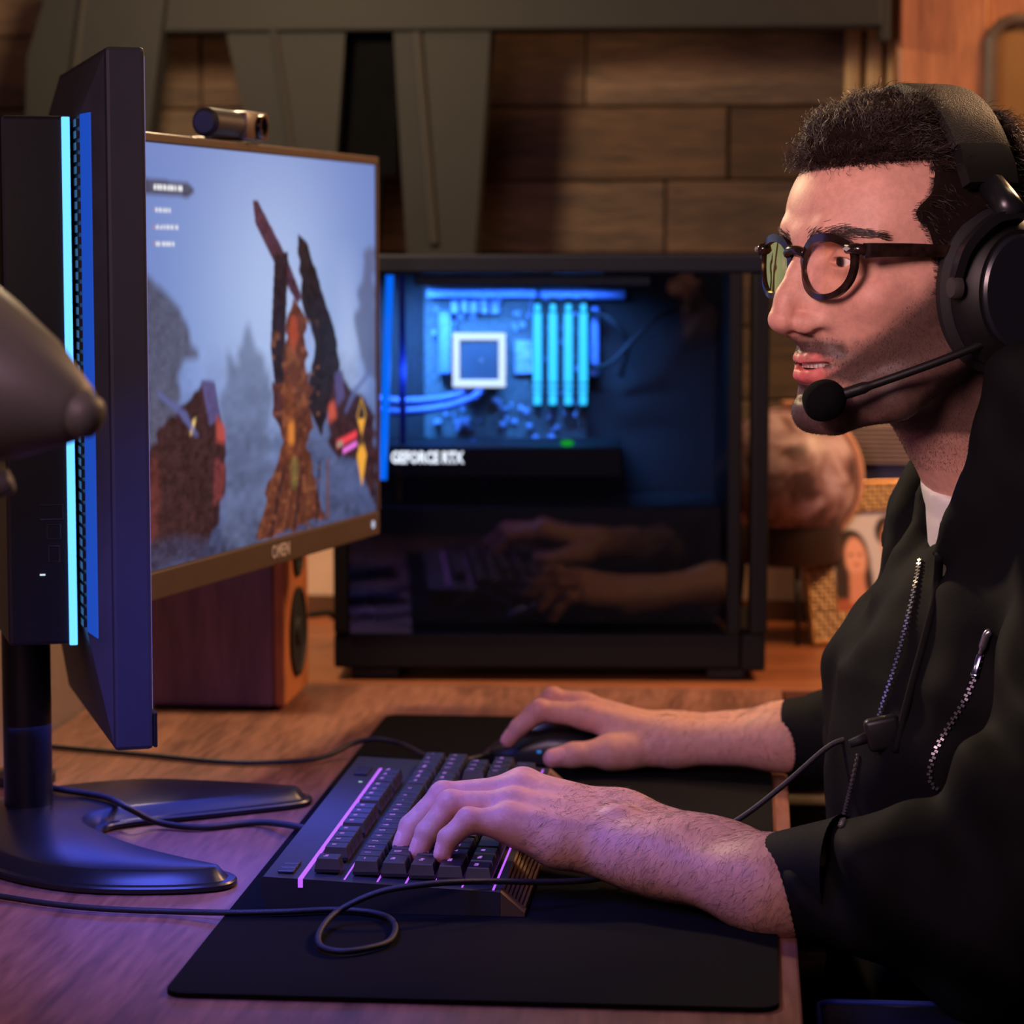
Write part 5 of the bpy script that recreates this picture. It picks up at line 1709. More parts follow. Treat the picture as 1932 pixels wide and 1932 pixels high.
# --------------------------------------------------------------- hair, brows, stubble, arm hair
M_hair, nt, b = new_mat('dark_hair')
b.inputs['Base Color'].default_value = rgb(44, 29, 22)
b.inputs['Roughness'].default_value = 0.42
b.inputs['Specular IOR Level'].default_value = 0.6
M_hair2 = plain('fine_hair', rgb(40, 30, 28), 0.6, noise=0.1)
hs = Sculpt((-12, -10, -9), (12.5, 10, 15), 0.22)
def hairline(X, Y, Z): return 6.6 + 0.10 * np.abs(Y) - Z
tl = lambda X, Y, Z: np.maximum(X - (3.15 + 0.45 * np.sin(Z * 0.75 - 0.6) + 1.0 * np.exp(-((Z - 3.2) / 1.1) ** 2)), -3.0 - Z - np.maximum(0, 1.6 - X) * 3)
region = lambda X, Y, Z: np.minimum(hairline(X, Y, Z), tl(X, Y, Z))
hs.ell((-0.6, 0, 2.4), (9.95, 8.0, 8.9), 0.4, clip=region)
hs.ell((3.7, 0, 3.0), (5.7, 6.95, 5.8), 0.6, clip=region)
hs.ell((2.0, 0, -3.0), (5.6, 7.1, 6.4), 0.6, clip=tl)
hs.ell((-0.1, 0, 5.6), (9.0, 7.7, 6.1), 0.5, clip=hairline)
hs.ell((3.1, 0.3, 8.7), (4.4, 5.5, 2.5), 1.0, clip=hairline)
for c_, r_ in (((6.4, -1.5, 8.7), 1.3), ((6.6, 1.4, 8.4), 1.25), ((5.6, 3.4, 8.7), 1.3), ((5.3, -3.6, 8.8), 1.3), ((4.3, 4.6, 9.2), 1.4), ((5.0, 0.5, 10.2), 1.3), ((3.0, -3.0, 10.4), 1.3), ((2.4, 3.0, 10.3), 1.4)):
    hs.ell(c_, (r_ * 1.1, r_, r_ * 0.9), 0.7, clip=hairline)
wv = Waves(21, 1.5); wv2 = Waves(22, 3.4)
sl, co = hs.block(hs.lo, hs.lo + hs.h * hs.n)
hs.D += ((0.22 * wv(*co) + 0.12 * wv2(*co)) * (0.35 + 0.65 * (co[2] > 7))).astype(np.float32) * (np.abs(hs.D) < 3)
kV, kF = hs.mesh(); kV = smooth_mesh(kV, kF, 1, 0.4)
kN = vert_normals(kV, kF)
top = (kV[:, 2] > 6.2)
side = ~top & (kV[:, 2] > -6)
def hair_set(mask, n, ln, seed, flow, curl, lift, segs=7, rad=0.035):
    P, N = scatter(kV, kF, mask, n, seed)
    rs = np.random.RandomState(seed + 1)
    q = Waves(seed + 2, 0.7)
    fl = flow(P) + rs.normal(size=P.shape) * 0.16 + np.stack([q(*P.T), Waves(seed + 3, 0.7)(*P.T), Waves(seed + 4, 0.7)(*P.T)], 1) * 0.5
    fl = fl - N * (fl * N).sum(1)[:, None]
    d = fl / (np.linalg.norm(fl, axis=1)[:, None] + 1e-6) + N * (lift + rs.rand(n, 1) * lift)
    d /= np.linalg.norm(d, axis=1)[:, None]
    return strands(P - N * 0.25, d, ln * rs.uniform(0.55, 1.2, n), segs, rad, -N * 0.5 * lift, curl, 1.5, seed)
sets = [hair_set(top & ((kV[:, 0] > 2.6) | (kV[:, 0] < -3.2)), 5200, 2.2, 31, lambda P: np.stack([-0.8 + 0 * P[:, 0], 0.10 * P[:, 1], np.zeros(len(P))], 1), 0.10, 0.16),
        hair_set(top & (kV[:, 0] > 4.5), 2400, 1.9, 35, lambda P: np.stack([-0.1 + 0 * P[:, 0], 0.08 * P[:, 1], 1.0 + 0 * P[:, 0]], 1), 0.15, 0.20),
        hair_set(top & (np.abs(kV[:, 0] + 0.4) > 3.0), 600, 1.5, 38, lambda P: np.stack([-0.5 + 0 * P[:, 0], 0.10 * P[:, 1], np.zeros(len(P))], 1), 0.22, 0.55),
        hair_set(side & (kV[:, 1] > -3), 6500, 1.7, 41, lambda P: np.stack([-0.8 + 0 * P[:, 0], 0 * P[:, 0], -0.7 + 0 * P[:, 0]], 1), 0.06, 0.12)]
Vs, Fs, o_ = [kV], [kF], len(kV)
for v_, f_ in sets:
    Vs.append(v_); Fs.append(f_ + o_); o_ += len(v_)
hm = np_mesh('hair', hw(np.concatenate(Vs)) / 100, np.concatenate(Fs))
M_scalp = plain('hair_underlayer', rgb(24, 17, 14), 0.9, noise=0.1, spec=0.05)
hm.materials.append(M_hair); hm.materials.append(M_scalp); hm.shade_smooth()
mi = np.zeros(len(hm.polygons), np.int32); mi[:len(kF)] = 1
hm.polygons.foreach_set('material_index', mi)
tag(man_part('hair', hm), kind='stuff')

# wisps where the temple meets the hair
tlh = np.maximum(hV[:, 0] - (3.15 + 0.45 * np.sin(hV[:, 2] * 0.75 - 0.6) + 1.0 * np.exp(-((hV[:, 2] - 3.2) / 1.1) ** 2)), -3.0 - hV[:, 2])
hlh = 6.6 + 0.10 * np.abs(hV[:, 1]) - hV[:, 2]
edge = np.minimum(tlh, hlh)
fm = (edge > -0.2) & (edge < 0.55) & (hV[:, 2] > -2.5) & (hV[:, 2] < 8) & (hV[:, 0] > 1.0)
P, N = scatter(hV, hF, fm, 2800, 61)
fl = np.tile(np.array([-0.9, 0, -0.2]), (len(P), 1)) + np.random.RandomState(3).normal(size=P.shape) * 0.25
fl[P[:, 2] > 5.8] = np.array([-0.3, 0, 1.0])
fl = fl - N * (fl * N).sum(1)[:, None]; fl /= np.linalg.norm(fl, axis=1)[:, None]
v1, f1 = strands(P, fl * 0.95 + N * 0.22, 0.7 * np.random.RandomState(4).uniform(0.5, 1.3, len(P)), 3, 0.014, -N * 0.2, 0.05, 1.0, 62)
# eyebrows
def brow(s_):
    rs = np.random.RandomState(70 + s_)
    n = 700
    t = rs.rand(n)
    q = np.stack([9.75 - 0.7 * t - 2.7 * t * t, s_ * (1.0 + 4.6 * t), 1.25 + 0.95 * np.sin(t * 2.2) - 0.35 * t + rs.normal(size=n) * 0.24 * (1.15 - 0.7 * t)], 1)
    return q, t
bp_, bd_ = [], []
for s_ in (1, -1):
    q, t = brow(s_)
    bp_.append(q); bd_.append(np.stack([-0.25 - 0.8 * t, s_ * (0.8 + 0 * t), 0.55 - 0.8 * t], 1))
q = np.concatenate(bp_); dd = np.concatenate(bd_)
# drop the roots onto the skin
from mathutils.kdtree import KDTree
kd = KDTree(len(hV))
for i_, p_ in enumerate(hV): kd.insert(p_, i_)
kd.balance()
hN = vert_normals(hV, hF)
ii = np.array([kd.find(p_)[1] for p_ in q])
q = hV[ii] + (q - hV[ii]) * np.array([0.3, 0.9, 0.9])
q = q - hN[ii] * ((q - hV[ii]) * hN[ii]).sum(1)[:, None]
dd = dd - hN[ii] * (dd * hN[ii]).sum(1)[:, None]; dd /= np.linalg.norm(dd, axis=1)[:, None]
v2, f2 = strands(q, dd * 0.9 + hN[ii] * 0.2, 0.62, 3, 0.026, -hN[ii] * 0.15, 0.03, 1.0, 71)
em = np_mesh('eyebrows', hw(v2) / 100, f2); em.materials.append(M_hair)
tag(man_part('eyebrows', em), kind='stuff')
# stubble
sm_ = beard > 0.25
P, N = scatter(hV, hF, sm_, 20000, 81)
rs = np.random.RandomState(82)
fl = np.tile(np.array([-0.3, 0, -1.0]), (len(P), 1)) + rs.normal(size=P.shape) * 0.5
fl = fl - N * (fl * N).sum(1)[:, None]; fl /= np.linalg.norm(fl, axis=1)[:, None]
v3, f3 = strands(P, fl * 0.75 + N * 0.6, rs.uniform(0.09, 0.20, len(P)), 1, 0.0075, N * 0, 0, 1, 83, 0.5)
st = np_mesh('stubble', hw(np.concatenate([v1, v3])) / 100, np.concatenate([f1, f3 + len(v1)])); st.materials.append(M_hair2)
tag(man_part('stubble', st), kind='stuff')
# hair on the forearms
def arm_hair(V, F, axis_a, axis_b, up, n, seed, xmin):
    N0 = vert_normals(V, F)
    ax = (axis_b - axis_a) / np.linalg.norm(axis_b - axis_a)
    t = (V - axis_a) @ ax
    mask = (t > xmin) & ((N0 @ up) > -0.45)
    P, N = scatter(V, F, mask, n, seed)
    rs = np.random.RandomState(seed)
    fl = -ax * 0.5 - np.array([0, 0, 0.75]) + np.array([0, -0.5, 0]) + rs.normal(size=P.shape) * 0.35 + np.stack([Waves(seed, 0.9)(*P.T), Waves(seed + 1, 0.9)(*P.T), Waves(seed + 2, 0.9)(*P.T)], 1) * 0.5
    fl = fl - N * (fl * N).sum(1)[:, None]; fl /= np.linalg.norm(fl, axis=1)[:, None]
    return strands(P, fl * 0.9 + N * 0.32, rs.uniform(0.45, 1.15, n), 4, 0.0085, -N * 0.30 + fl[:, [2, 0, 1]] * 0.15, 0.05, 0.8, seed)
v4, f4 = arm_hair(lV, lF, (J['M3'] + J['M5']) / 2, (Cu + Cr) / 2, np.array([-0.1, -0.45, 0.8]), 5200, 91, 2.5)
v5, f5 = arm_hair(rV, rF, (R['M3'] + R['M5']) / 2, (RC1 + RC2) / 2, np.array([0, -0.2, 0.9]), 1800, 95, 8.0)
am_ = np_mesh('arm_hair', np.concatenate([v4, v5]) / 100, np.concatenate([f4, f5 + len(v4)])); am_.materials.append(M_hair2)
tag(man_part('arm_hair', am_), kind='stuff')
# --------------------------------------------------------------- clothes
def tube_stack(zs, cx, cy, rx, ry):
    """a trunk of elliptical sections (superellipse) given by height"""
    def f(X, Y, Z):
        q = [np.interp(Z, zs, a) for a in (cx, cy, rx, ry)]
        e = ((np.abs(X - q[0]) / q[2]) ** 2.3 + (np.abs(Y - q[1]) / q[3]) ** 2.3) ** (1 / 2.3)
        return (e - 1) * np.minimum(q[2], q[3]) * 0.9
    return f
def jacket_shape(sc, off=0.0):
    zs = [44, 60, 72, 80, 90, 97, 101, 104]
    f = tube_stack(zs, [24, 22.5, 21.6, 21.3, 22.6, 24.0, 25, 25.5], [203, 203, 203, 203, 203, 202.5, 202, 201.5],
                   [15.5 + off, 15.8 + off, 15.6 + off, 15.6 + off, 15.6 + off, 13.5 + off, 10 + off, 6 + off],
                   [18.5 + off, 18.8 + off, 18.5 + off, 18.5 + off, 19 + off, 18 + off, 14 + off, 9 + off])
    sc.apply(lambda X, Y, Z: np.maximum(f(X, Y, Z), np.maximum(Z - 103.5 - off, 46 - Z)), (4, 180, 46), (44, 226, 104), 3.0, 'add')
# jacket
jk = Sculpt((-2, 160, 45), (50, 246, 122), 0.45)
jacket_shape(jk)
jk.cone((25.5, 186, 98), (25.5, 219, 98), 7.2, 7.2, 4.0)
SH = np.array((25.5, 182.5, 98.5)); CUFF = W(1492, 1690, 1.785)
jk.chain([SH, (23.5, 176.8, 88), EL], [8.2, 7.6, 6.4], 2.5)
cuff_c = W(1470, 1672, 1.787); cuff_d = W(1600, 1668, 1.765)
jk.chain([EL, W(1720, 1655, 1.755), W(1610, 1664, 1.768)], [6.2, 5.5, 4.2], 2.0)
jk.cone((25.5, 221, 98), REL, 7.5, 5.6, 3.0)
rc_c = W(1484, 1390, 2.30)
jk.cone(REL, rc_c + (3.5, -0.5, 0), 5.2, 4.0, 2.0)
# collar: a soft standing roll round the neck
colp = [W(1772, 1046, 1.905), W(1802, 985, 1.895), W(1838, 918, 1.885), W(1876, 815, 1.872), W(1912, 705, 1.865), W(1985, 660, 1.90), np.array((27.5, 199, 112)), np.array((25.5, 206, 110.5)),
        np.array((20.5, 210, 107.5)), W(1752, 905, 2.09), W(1712, 955, 2.09), W(1672, 1030, 2.085)]
jk.chain(colp, [0.9, 1.1, 1.5, 1.8, 1.9, 2.0, 2.2, 2.0, 1.8, 1.3, 1.1, 0.9], 1.0)
jk.cone((26.5, 189.5, 106), (27, 181, 100.5), 5.5, 6.5, 3); jk.cone((26.5, 208, 105), (26, 219, 100), 5.0, 6.5, 3)
jk.cone((30, 199, 108), (33, 201, 96), 6, 9, 3)
for a_, b_, ra_, rb_ in ((colp[2] + (1.5, -0.3, -1.2), colp[4] + (3.0, -0.5, -3), 2.2, 4.0), (colp[0] + (2.5, 0, -2), colp[3] + (3.5, 0, -4), 2.0, 4.0), (colp[10] + (3, 1, -2), colp[8] + (4, 2, -4), 2.0, 4.0)):
    jk.cone(a_, b_, ra_, rb_, 1.5)
# opening: neck hole and the gap between the two fronts
nk = hw(np.array([(-2.6, 0, -8.0), (-9.7, 0, -18.0)]))
jk.cone(nk[0], nk[1], 6.6, 6.7, 0.8, 'sub')
jk.chain([W(1738, 930, 2.07), W(1722, 985, 2.065), W(1700, 1060, 2.06), W(1670, 1160, 2.055), W(1648, 1250, 2.05), W(1640, 1330, 2.05)], [1.2, 1.8, 2.2, 2.6, 3.0, 3.3], 1.2)
jk.chain([W(1800, 905, 2.005), W(1796, 960, 1.985), W(1782, 1010, 1.975), W(1772, 1050, 1.97)], [2.6, 2.0, 1.4, 0.8], 0.5, 'sub')
jk.chain([W(1742, 930, 2.035), W(1744, 978, 2.03), W(1726, 1020, 2.02), W(1722, 1060, 2.01), W(1712, 1130, 2.00)], [1.0, 1.45, 1.7, 2.2, 2.8], 0.8)
jk.chain([W(1775, 1075, 1.955), W(1752, 1150, 1.95), W(1730, 1240, 1.95)], [1.4, 2.4, 3.0], 0.8)
# folds
fw1, fw2, fw3 = Waves(101, 0.34), Waves(102, 0.75), Waves(103, 1.5)
sl, co = jk.block(jk.lo, jk.lo + jk.h * jk.n)
near_arm = np.exp(-(((co[1] - 176) / 9) ** 2 + ((co[2] - 82) / 14) ** 2))
pk = (co[0] * 0.55 + co[2] * 0.75 - co[1] * 0.2)
fold = 0.55 * fw1(*co) + 0.30 * fw2(*co) + 0.08 * fw3(*co) + near_arm * 0.75 * np.sin(pk * 0.95 + 1.2 * fw1(*co))
jk.D += (fold * (np.abs(jk.D) < 6)).astype(np.float32)
jV, jF = jk.mesh(); jV = smooth_mesh(jV, jF, 2, 0.5)
jm = np_mesh('jacket', jV / 100, jF); jm.shade_smooth()
M_jacket = plain('black_jacket_cloth', rgb(9, 9, 10), 0.75, noise=0.12, scale=60, bump=0.3, bscale=1400, spec=0.16)
jm.materials.append(M_jacket)
jbvh = BVHTree.FromPolygons([tuple(v) for v in jV / 100], [tuple(f) for f in jF])
jacket = man_part('jacket', jm)
def hit(px, py, lift=0.0):
    p, n_, i_, d_ = jbvh.ray_cast(CAM, ray(px, py))
    if p is None: return None
    if n_.dot(ray(px, py)) > 0: n_ = -n_
    return p + n_ * lift, n_
# knitted cuffs
def cuff(axis0, axis1, r0, r1, name):
    a = (axis1 - axis0) / np.linalg.norm(axis1 - axis0)
    u_ = np.cross(a, (0, 0, 1)); u_ /= np.linalg.norm(u_); w_ = np.cross(u_, a)
    n, m = 96, 9
    V, F = [], []
    prof = [(0.25, -0.35), (0, -0.1), (0.12, 0.05), (0.5, 0.1)] + [(0.5 + k * 0.5, 0.1 + 0.02 * k) for k in range(1, 9)] + [(5.2, 0.4)]
    L = np.linalg.norm(axis1 - axis0)
    for i, (s_, dr) in enumerate(prof):
        t = s_ / L
        for k in range(n):
            th = 2 * math.pi * k / n
            rr = r0 + (r1 - r0) * t + dr + (0.035 if k % 2 else 0) * (1 if i > 1 else 0)
            V.append(axis0 + a * s_ + rr * (u_ * math.cos(th) + w_ * 1.04 * math.sin(th)))
    for i in range(len(prof) - 1):
        for k in range(n):
            F.append((i * n + k, i * n + (k + 1) % n, (i + 1) * n + (k + 1) % n, (i + 1) * n + k))
    c = np_mesh(name, np.array(V) / 100, np.array(F)); c.shade_smooth()
    c.materials.append(M_jacket)
    return man_part('cuff', c, None)
c1 = cuff(W(1462, 1671, 1.789), W(1600, 1666, 1.768), 3.35, 4.05, 'cuff')
c2 = cuff(rc_c + (-0.3, 0, 0), rc_c + (5.0, -0.6, 0.1), 3.05, 3.7, 'cuff')
# front zip on the far side, pocket zip on the near sleeve
def zipper(pts, name, step, w, with_tape=True):
    px = catmull([(a, b, 0) for a, b in pts], 10)
    H_ = [hit(p.x, p.y, 0.0012) for p in px]
    P = [q_ for q_ in H_ if q_]
    # walk at equal steps
    out, acc = [], 0.0
    for (p0_, n0_), (p1_, n1_) in zip(P, P[1:]):
        L = (p1_ - p0_).length
        if L > 0.05: continue
        while acc < L:
            t = acc / L
            out.append((p0_.lerp(p1_, t), n0_.lerp(n1_, t).normalized(), (p1_ - p0_).normalized()))
            acc += step
        acc -= L
    mb = MB()
    for k, (p, n_, d_) in enumerate(out):
        M = frame_matrix(p, d_, n_.cross(d_).normalized(), n_)
        o = (w * 0.28) if k % 2 else (-w * 0.28)
        mb.box((-step * 0.36, o - w * 0.5, -0.0004), (step * 0.36, o + w * 0.5, 0.0011), M=M)
    z = mb.build(name, M_zip, man)
    z['kind'] = 'stuff'
    return out
M_zip = plain('zip_metal', rgb(176, 176, 184), 0.25, 0.9, noise=0.05)
zipper([(1738, 1058), (1727, 1115), (1712, 1180), (1690, 1262), (1668, 1330), (1662, 1352)], 'zip_teeth', 0.0021, 0.0026)
zipper([(1622, 1425), (1612, 1470), (1597, 1530), (1588, 1562)], 'zip_teeth', 0.0021, 0.0026)
zz = zipper([(1862, 1205), (1846, 1258), (1826, 1310), (1796, 1362), (1770, 1408), (1757, 1448), (1758, 1474), (1772, 1492)], 'zip_teeth', 0.0024, 0.0026)
# zip pull on the sleeve
t0, t1, t2 = hit(1868, 1196, 0.003), hit(1852, 1236, 0.004), hit(1838, 1278, 0.004)
if t0 and t1 and t2:
    mb = MB()
    mb.tube(catmull([t0[0] + Vector((0.003, 0, 0.002)), t0[0], t0[0].lerp(t1[0], 0.5), t1[0]], 4), [0.0016] + [0.0030] * 9 + [0.0018] * 3, 8)
    mb.build('zip_slider', M_zip, man, True)
    mb = MB()
    d_ = (t2[0] - t1[0]).normalized()
    M = frame_matrix(t1[0], d_, t1[1].cross(d_).normalized(), t1[1])
    L = (t2[0] - t1[0]).length
    mb.box((0, -0.0020, -0.0006), (L, 0.0020, 0.0009), 0.0005, M=M)
    mb.box((L * 0.88, -0.0026, -0.0008), (L * 1.05, 0.0026, 0.0012), 0.0006, M=M)
    mb.build('zip_pull', plain('zip_pull_metal', rgb(150, 156, 190), 0.15, 0.95, noise=0.03), man, True)
# folded edge of the near front
pl = [hit(a, b, 0.0) for a, b in ((1772, 1046), (1768, 1100), (1757, 1160), (1740, 1225), (1722, 1290), (1704, 1360), (1690, 1420))]
pl = [q_[0] for q_ in pl if q_]
mb = MB(); mb.tube(catmull(pl, 5), 0.0034, 10)
mb.build('placket', M_jacket, man, True)
# shirt
ts = Sculpt((4, 184, 84), (36, 220, 112), 0.3)
ts.cone((24.5, 198, 95), (24.5, 206, 95), 7.0, 7.0, 3)
ts.chain([W(1880, 930, 1.992), W(1882, 1000, 1.985), W(1885, 1060, 1.985)], [4.4, 4.6, 5.0], 2)
ts.cone(nk[0] * 0.25 + nk[1] * 0.75, nk[1] + (2, 0, -4), 6.05, 7.5, 1.2)
ts.D = np.maximum(ts.D, -np.ones(1, np.float32) * 50)
nd = (nk[1] - nk[0]) / np.linalg.norm(nk[1] - nk[0])
sl, co = ts.block(ts.lo, ts.lo + ts.h * ts.n)
cut_p = W(1791, 903, 1.99)
tiltn = nd * 0.86 + np.array([-0.35, 0, -0.25]); tiltn /= np.linalg.norm(tiltn)
pln = (co[0] - cut_p[0]) * tiltn[0] + (co[1] - cut_p[1]) * tiltn[1] + (co[2] - cut_p[2]) * tiltn[2]
ts.D = np.maximum(ts.D, -pln)
ts.D = ts.D + 0.10 * np.exp(-((pln - 1.9) / 0.18) ** 2).astype(np.float32)
tV, tF = ts.mesh(); tV = smooth_mesh(tV, tF, 1, 0.5)
tm = np_mesh('t_shirt', tV / 100, tF); tm.shade_smooth()
tm.materials.append(plain('white_jersey', rgb(214, 212, 204), 0.8, noise=0.04, bump=0.3, bscale=1800))
man_part('t_shirt', tm)
# trousers and shoes
tr_ = Sculpt((-34, 178, 1), (48, 228, 68), 0.8)
tr_.cone((26, 196, 56), (26, 210, 56), 11.5, 11.5, 3)
for yy in (192, 213):
    tr_.chain([(26, yy, 55), (-19, yy, 54.5), (-17.5, yy, 10)], [9.6, 7.6, 5.6], 2.5)
tr_.D += (0.4 * Waves(120, 0.4)(*tr_.block(tr_.lo, tr_.lo + tr_.h * tr_.n)[1])).astype(np.float32) * (np.abs(tr_.D) < 5)
pV, pF = tr_.mesh(); pV = smooth_mesh(pV, pF, 1, 0.5)
pm_ = np_mesh('trousers', pV / 100, pF); pm_.shade_smooth(); pm_.materials.append(plain('black_trousers', rgb(16, 16, 20), 0.8, spec=0.2))
man_part('trousers', pm_)
for yy in (192, 213):
    sh_ = Sculpt((-38, yy - 8, 0), (-8, yy + 8, 14), 0.6)
    sh_.chain([(-15, yy, 5), (-24, yy, 4.6), (-32, yy, 3.6)], [4.6, 4.4, 3.4], 1.5)
    sl, co = sh_.block(sh_.lo, sh_.lo + sh_.h * sh_.n)
    sh_.D = np.maximum(sh_.D, 0.65 - co[2] + 0 * co[0] + 0 * co[1])
    sV, sF = sh_.mesh()
    sm2 = np_mesh('shoe', sV / 100, sF); sm2.shade_smooth(); sm2.materials.append(M_rubber)
    man_part('shoe', sm2)

# ================================================================== gaming chair
ch = thing('gaming_chair', 'dark navy gaming chair with blue piped armrest under the seated man', 'chair', (0.28, 2.03, 0))
M_navy = plain('navy_leatherette', rgb(22, 24, 44), 0.5, noise=0.08, bump=0.15, bscale=700)
M_piping = plain('blue_piping', rgb(40, 66, 168), 0.4)
mb = MB(); mb.box((0.07, 1.80, 0.385), (0.54, 2.26, 0.452), 0.03, 4); mb.build('seat', M_navy, ch, True, 50)
mb = MB(); mb.box((0.44, 1.80, 0.46), (0.55, 2.26, 1.02), 0.04, 4); mb.build('backrest', M_navy, ch, True, 50)
for ya, yb_ in ((1.665, 1.765), (2.32, 2.40)):
    zt_ = 0.706 if ya < 1.8 else 0.62
    mb = MB(); mb.box((0.043, ya, zt_ - 0.034), (0.33, yb_, zt_), 0.011, 3); ar = mb.build('armrest', M_navy, ch, True, 50)
    mb = MB(); mb.tube([Vector((x_, y_, zt_ - 0.0005)) for x_, y_ in rrect(0.047, ya + 0.004, 0.326, yb_ - 0.004, 0.012, 4)], 0.0022, 8, closed=True); mb.build('piping', M_piping, ar, True)
    mb = MB(); mb.box((0.16, (ya + yb_) / 2 - 0.02, 0.40), (0.22, (ya + yb_) / 2 + 0.02, zt_ - 0.035), 0.006); mb.build('armrest_post', M_black, ch)
    y0_, y1_ = sorted(((ya + yb_) / 2, 1.80 if ya < 1.8 else 2.26))
    mb = MB(); mb.box((0.17, y0_, 0.395), (0.21, y1_, 0.42), 0.004); mb.build('armrest_bracket', M_black, ch)
mb = MB(); mb.lathe([(0.028, 0.09), (0.028, 0.385)], Matrix.Translation((0.30, 2.03, 0)), 20); mb.build('gas_column', M_black2, ch, True, 40)
for k in range(5):
    a_ = 2 * math.pi * k / 5 + 0.3
    mb = MB(); mb.tube([(0.30, 2.03, 0.11), (0.30 + 0.31 * math.cos(a_), 2.03 + 0.31 * math.sin(a_), 0.075)], [0.028, 0.018], 8); mb.build('base_arm', M_black, ch)
    mb = MB(); mb.lathe([(0.0, -0.02), (0.027, -0.018), (0.03, 0), (0.027, 0.018), (0, 0.02)], Matrix.Translation((0.30 + 0.31 * math.cos(a_), 2.03 + 0.31 * math.sin(a_), 0.0305)) @ Matrix.Rotation(math.pi / 2, 4, 'X'), 16); mb.build('caster', M_rubber, ch, True)

# ================================================================== splitter box of the headset cable
q0 = hit(1648, 1385, 0.0)
base = q0[0] if q0 else at(1648, 1385, 1.95)
spb = thing('volume_control', 'small black inline box of the headset cable against the jacket front', 'cable box', base)
a_, b_ = at(1634, 1392, base.y - 0.014), at(1700, 1378, base.y - 0.012)
d_ = (b_ - a_).normalized()
M = frame_matrix(a_, d_, Vector((0, 0, 1)).cross(d_).cross(d_) * -1)
L = (b_ - a_).length
MB().box((0, -0.011, -0.006), (L, 0.013, 0.007), 0.004, 3, M=M).build('body', M_black, spb, True, 40)
mb = MB(); mb.tube([a_ + d_ * 0.001, a_ - d_ * 0.012 - Vector((0, 0, 0.002))], [0.0042, 0.003], 10); mb.build('strain_relief', M_rubber, spb, True)
# ================================================================== glasses
gls = thing('glasses', 'dark tortoiseshell round glasses with tinted lenses on the man\'s face', 'glasses', hv(9.5, 0, 0))
M_frame = plain('tortoise_acetate', rgb(34, 22, 18), 0.18, noise=0.5, scale=140, coat=0.1)
M_amber = plain('amber_acetate', rgb(150, 78, 34), 0.15, noise=0.4, scale=160, coat=0.5)
mlens = bpy.data.materials.new('tinted_lens'); mlens.use_nodes = True
nt = mlens.node_tree; nt.nodes.clear()
out = nt.nodes.new('ShaderNodeOutputMaterial')
tr = nt.nodes.new('ShaderNodeBsdfTransparent'); tr.inputs['Color'].default_value = (1.0, 0.95, 0.91, 1)
gl = nt.nodes.new('ShaderNodeBsdfGlossy'); gl.inputs['Roughness'].default_value = 0.03; gl.inputs['Color'].default_value = (1.0, 0.86, 0.40, 1)
lw = nt.nodes.new('ShaderNodeLayerWeight'); lw.inputs['Blend'].default_value = 0.5
pw_ = nt.nodes.new('ShaderNodeMath'); pw_.operation = 'POWER'; pw_.inputs[1].default_value = 3.0
fz = nt.nodes.new('ShaderNodeMath'); fz.operation = 'MULTIPLY_ADD'; fz.inputs[1].default_value = 0.9; fz.inputs[2].default_value = 0.03
nt.links.new(lw.outputs['Facing'], pw_.inputs[0]); nt.links.new(pw_.outputs[0], fz.inputs[0])
mx = nt.nodes.new('ShaderNodeMixShader')
nt.links.new(fz.outputs[0], mx.inputs['Fac']); nt.links.new(tr.outputs[0], mx.inputs[1]); nt.links.new(gl.outputs[0], mx.inputs[2])
nt.links.new(mx.outputs[0], out.inputs['Surface'])
mfar = mlens.copy(); mfar.name = 'far_lens_glare'  # far lens: yellow glare put into its glossy colour and mix
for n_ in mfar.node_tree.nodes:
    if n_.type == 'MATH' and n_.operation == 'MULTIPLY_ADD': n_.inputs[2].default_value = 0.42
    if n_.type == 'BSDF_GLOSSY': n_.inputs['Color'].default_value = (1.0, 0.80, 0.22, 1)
def lens_outline(s_, grow=0.0, n=48):
    """panto shape; returns head-frame points on the wrapped front"""
    pts = []
    for k in range(n):
        a = 2 * math.pi * k / n
        cx, sx = math.cos(a), math.sin(a)
        ry = 2.30 + grow + (0.16 if cx > 0 else 0.04) * abs(cx) - 0.30 * max(0, -sx)
        rz = 1.84 + grow * (1.35 if sx > 0.3 else 1.0)
        cn = 0.24 * math.exp(-((a - 0.55) / 0.38) ** 2)
        ry += cn; rz += cn * 0.8
        yy = 3.35 + ry * math.copysign(abs(cx) ** 0.86, cx)
        zz = -0.55 + rz * math.copysign(abs(sx) ** 0.88, sx)
        xx = 10.05 - 0.035 * (yy - 1) ** 2 - 0.03 * (zz + 0.5)
        pts.append((xx, s_ * yy, zz))
    return pts
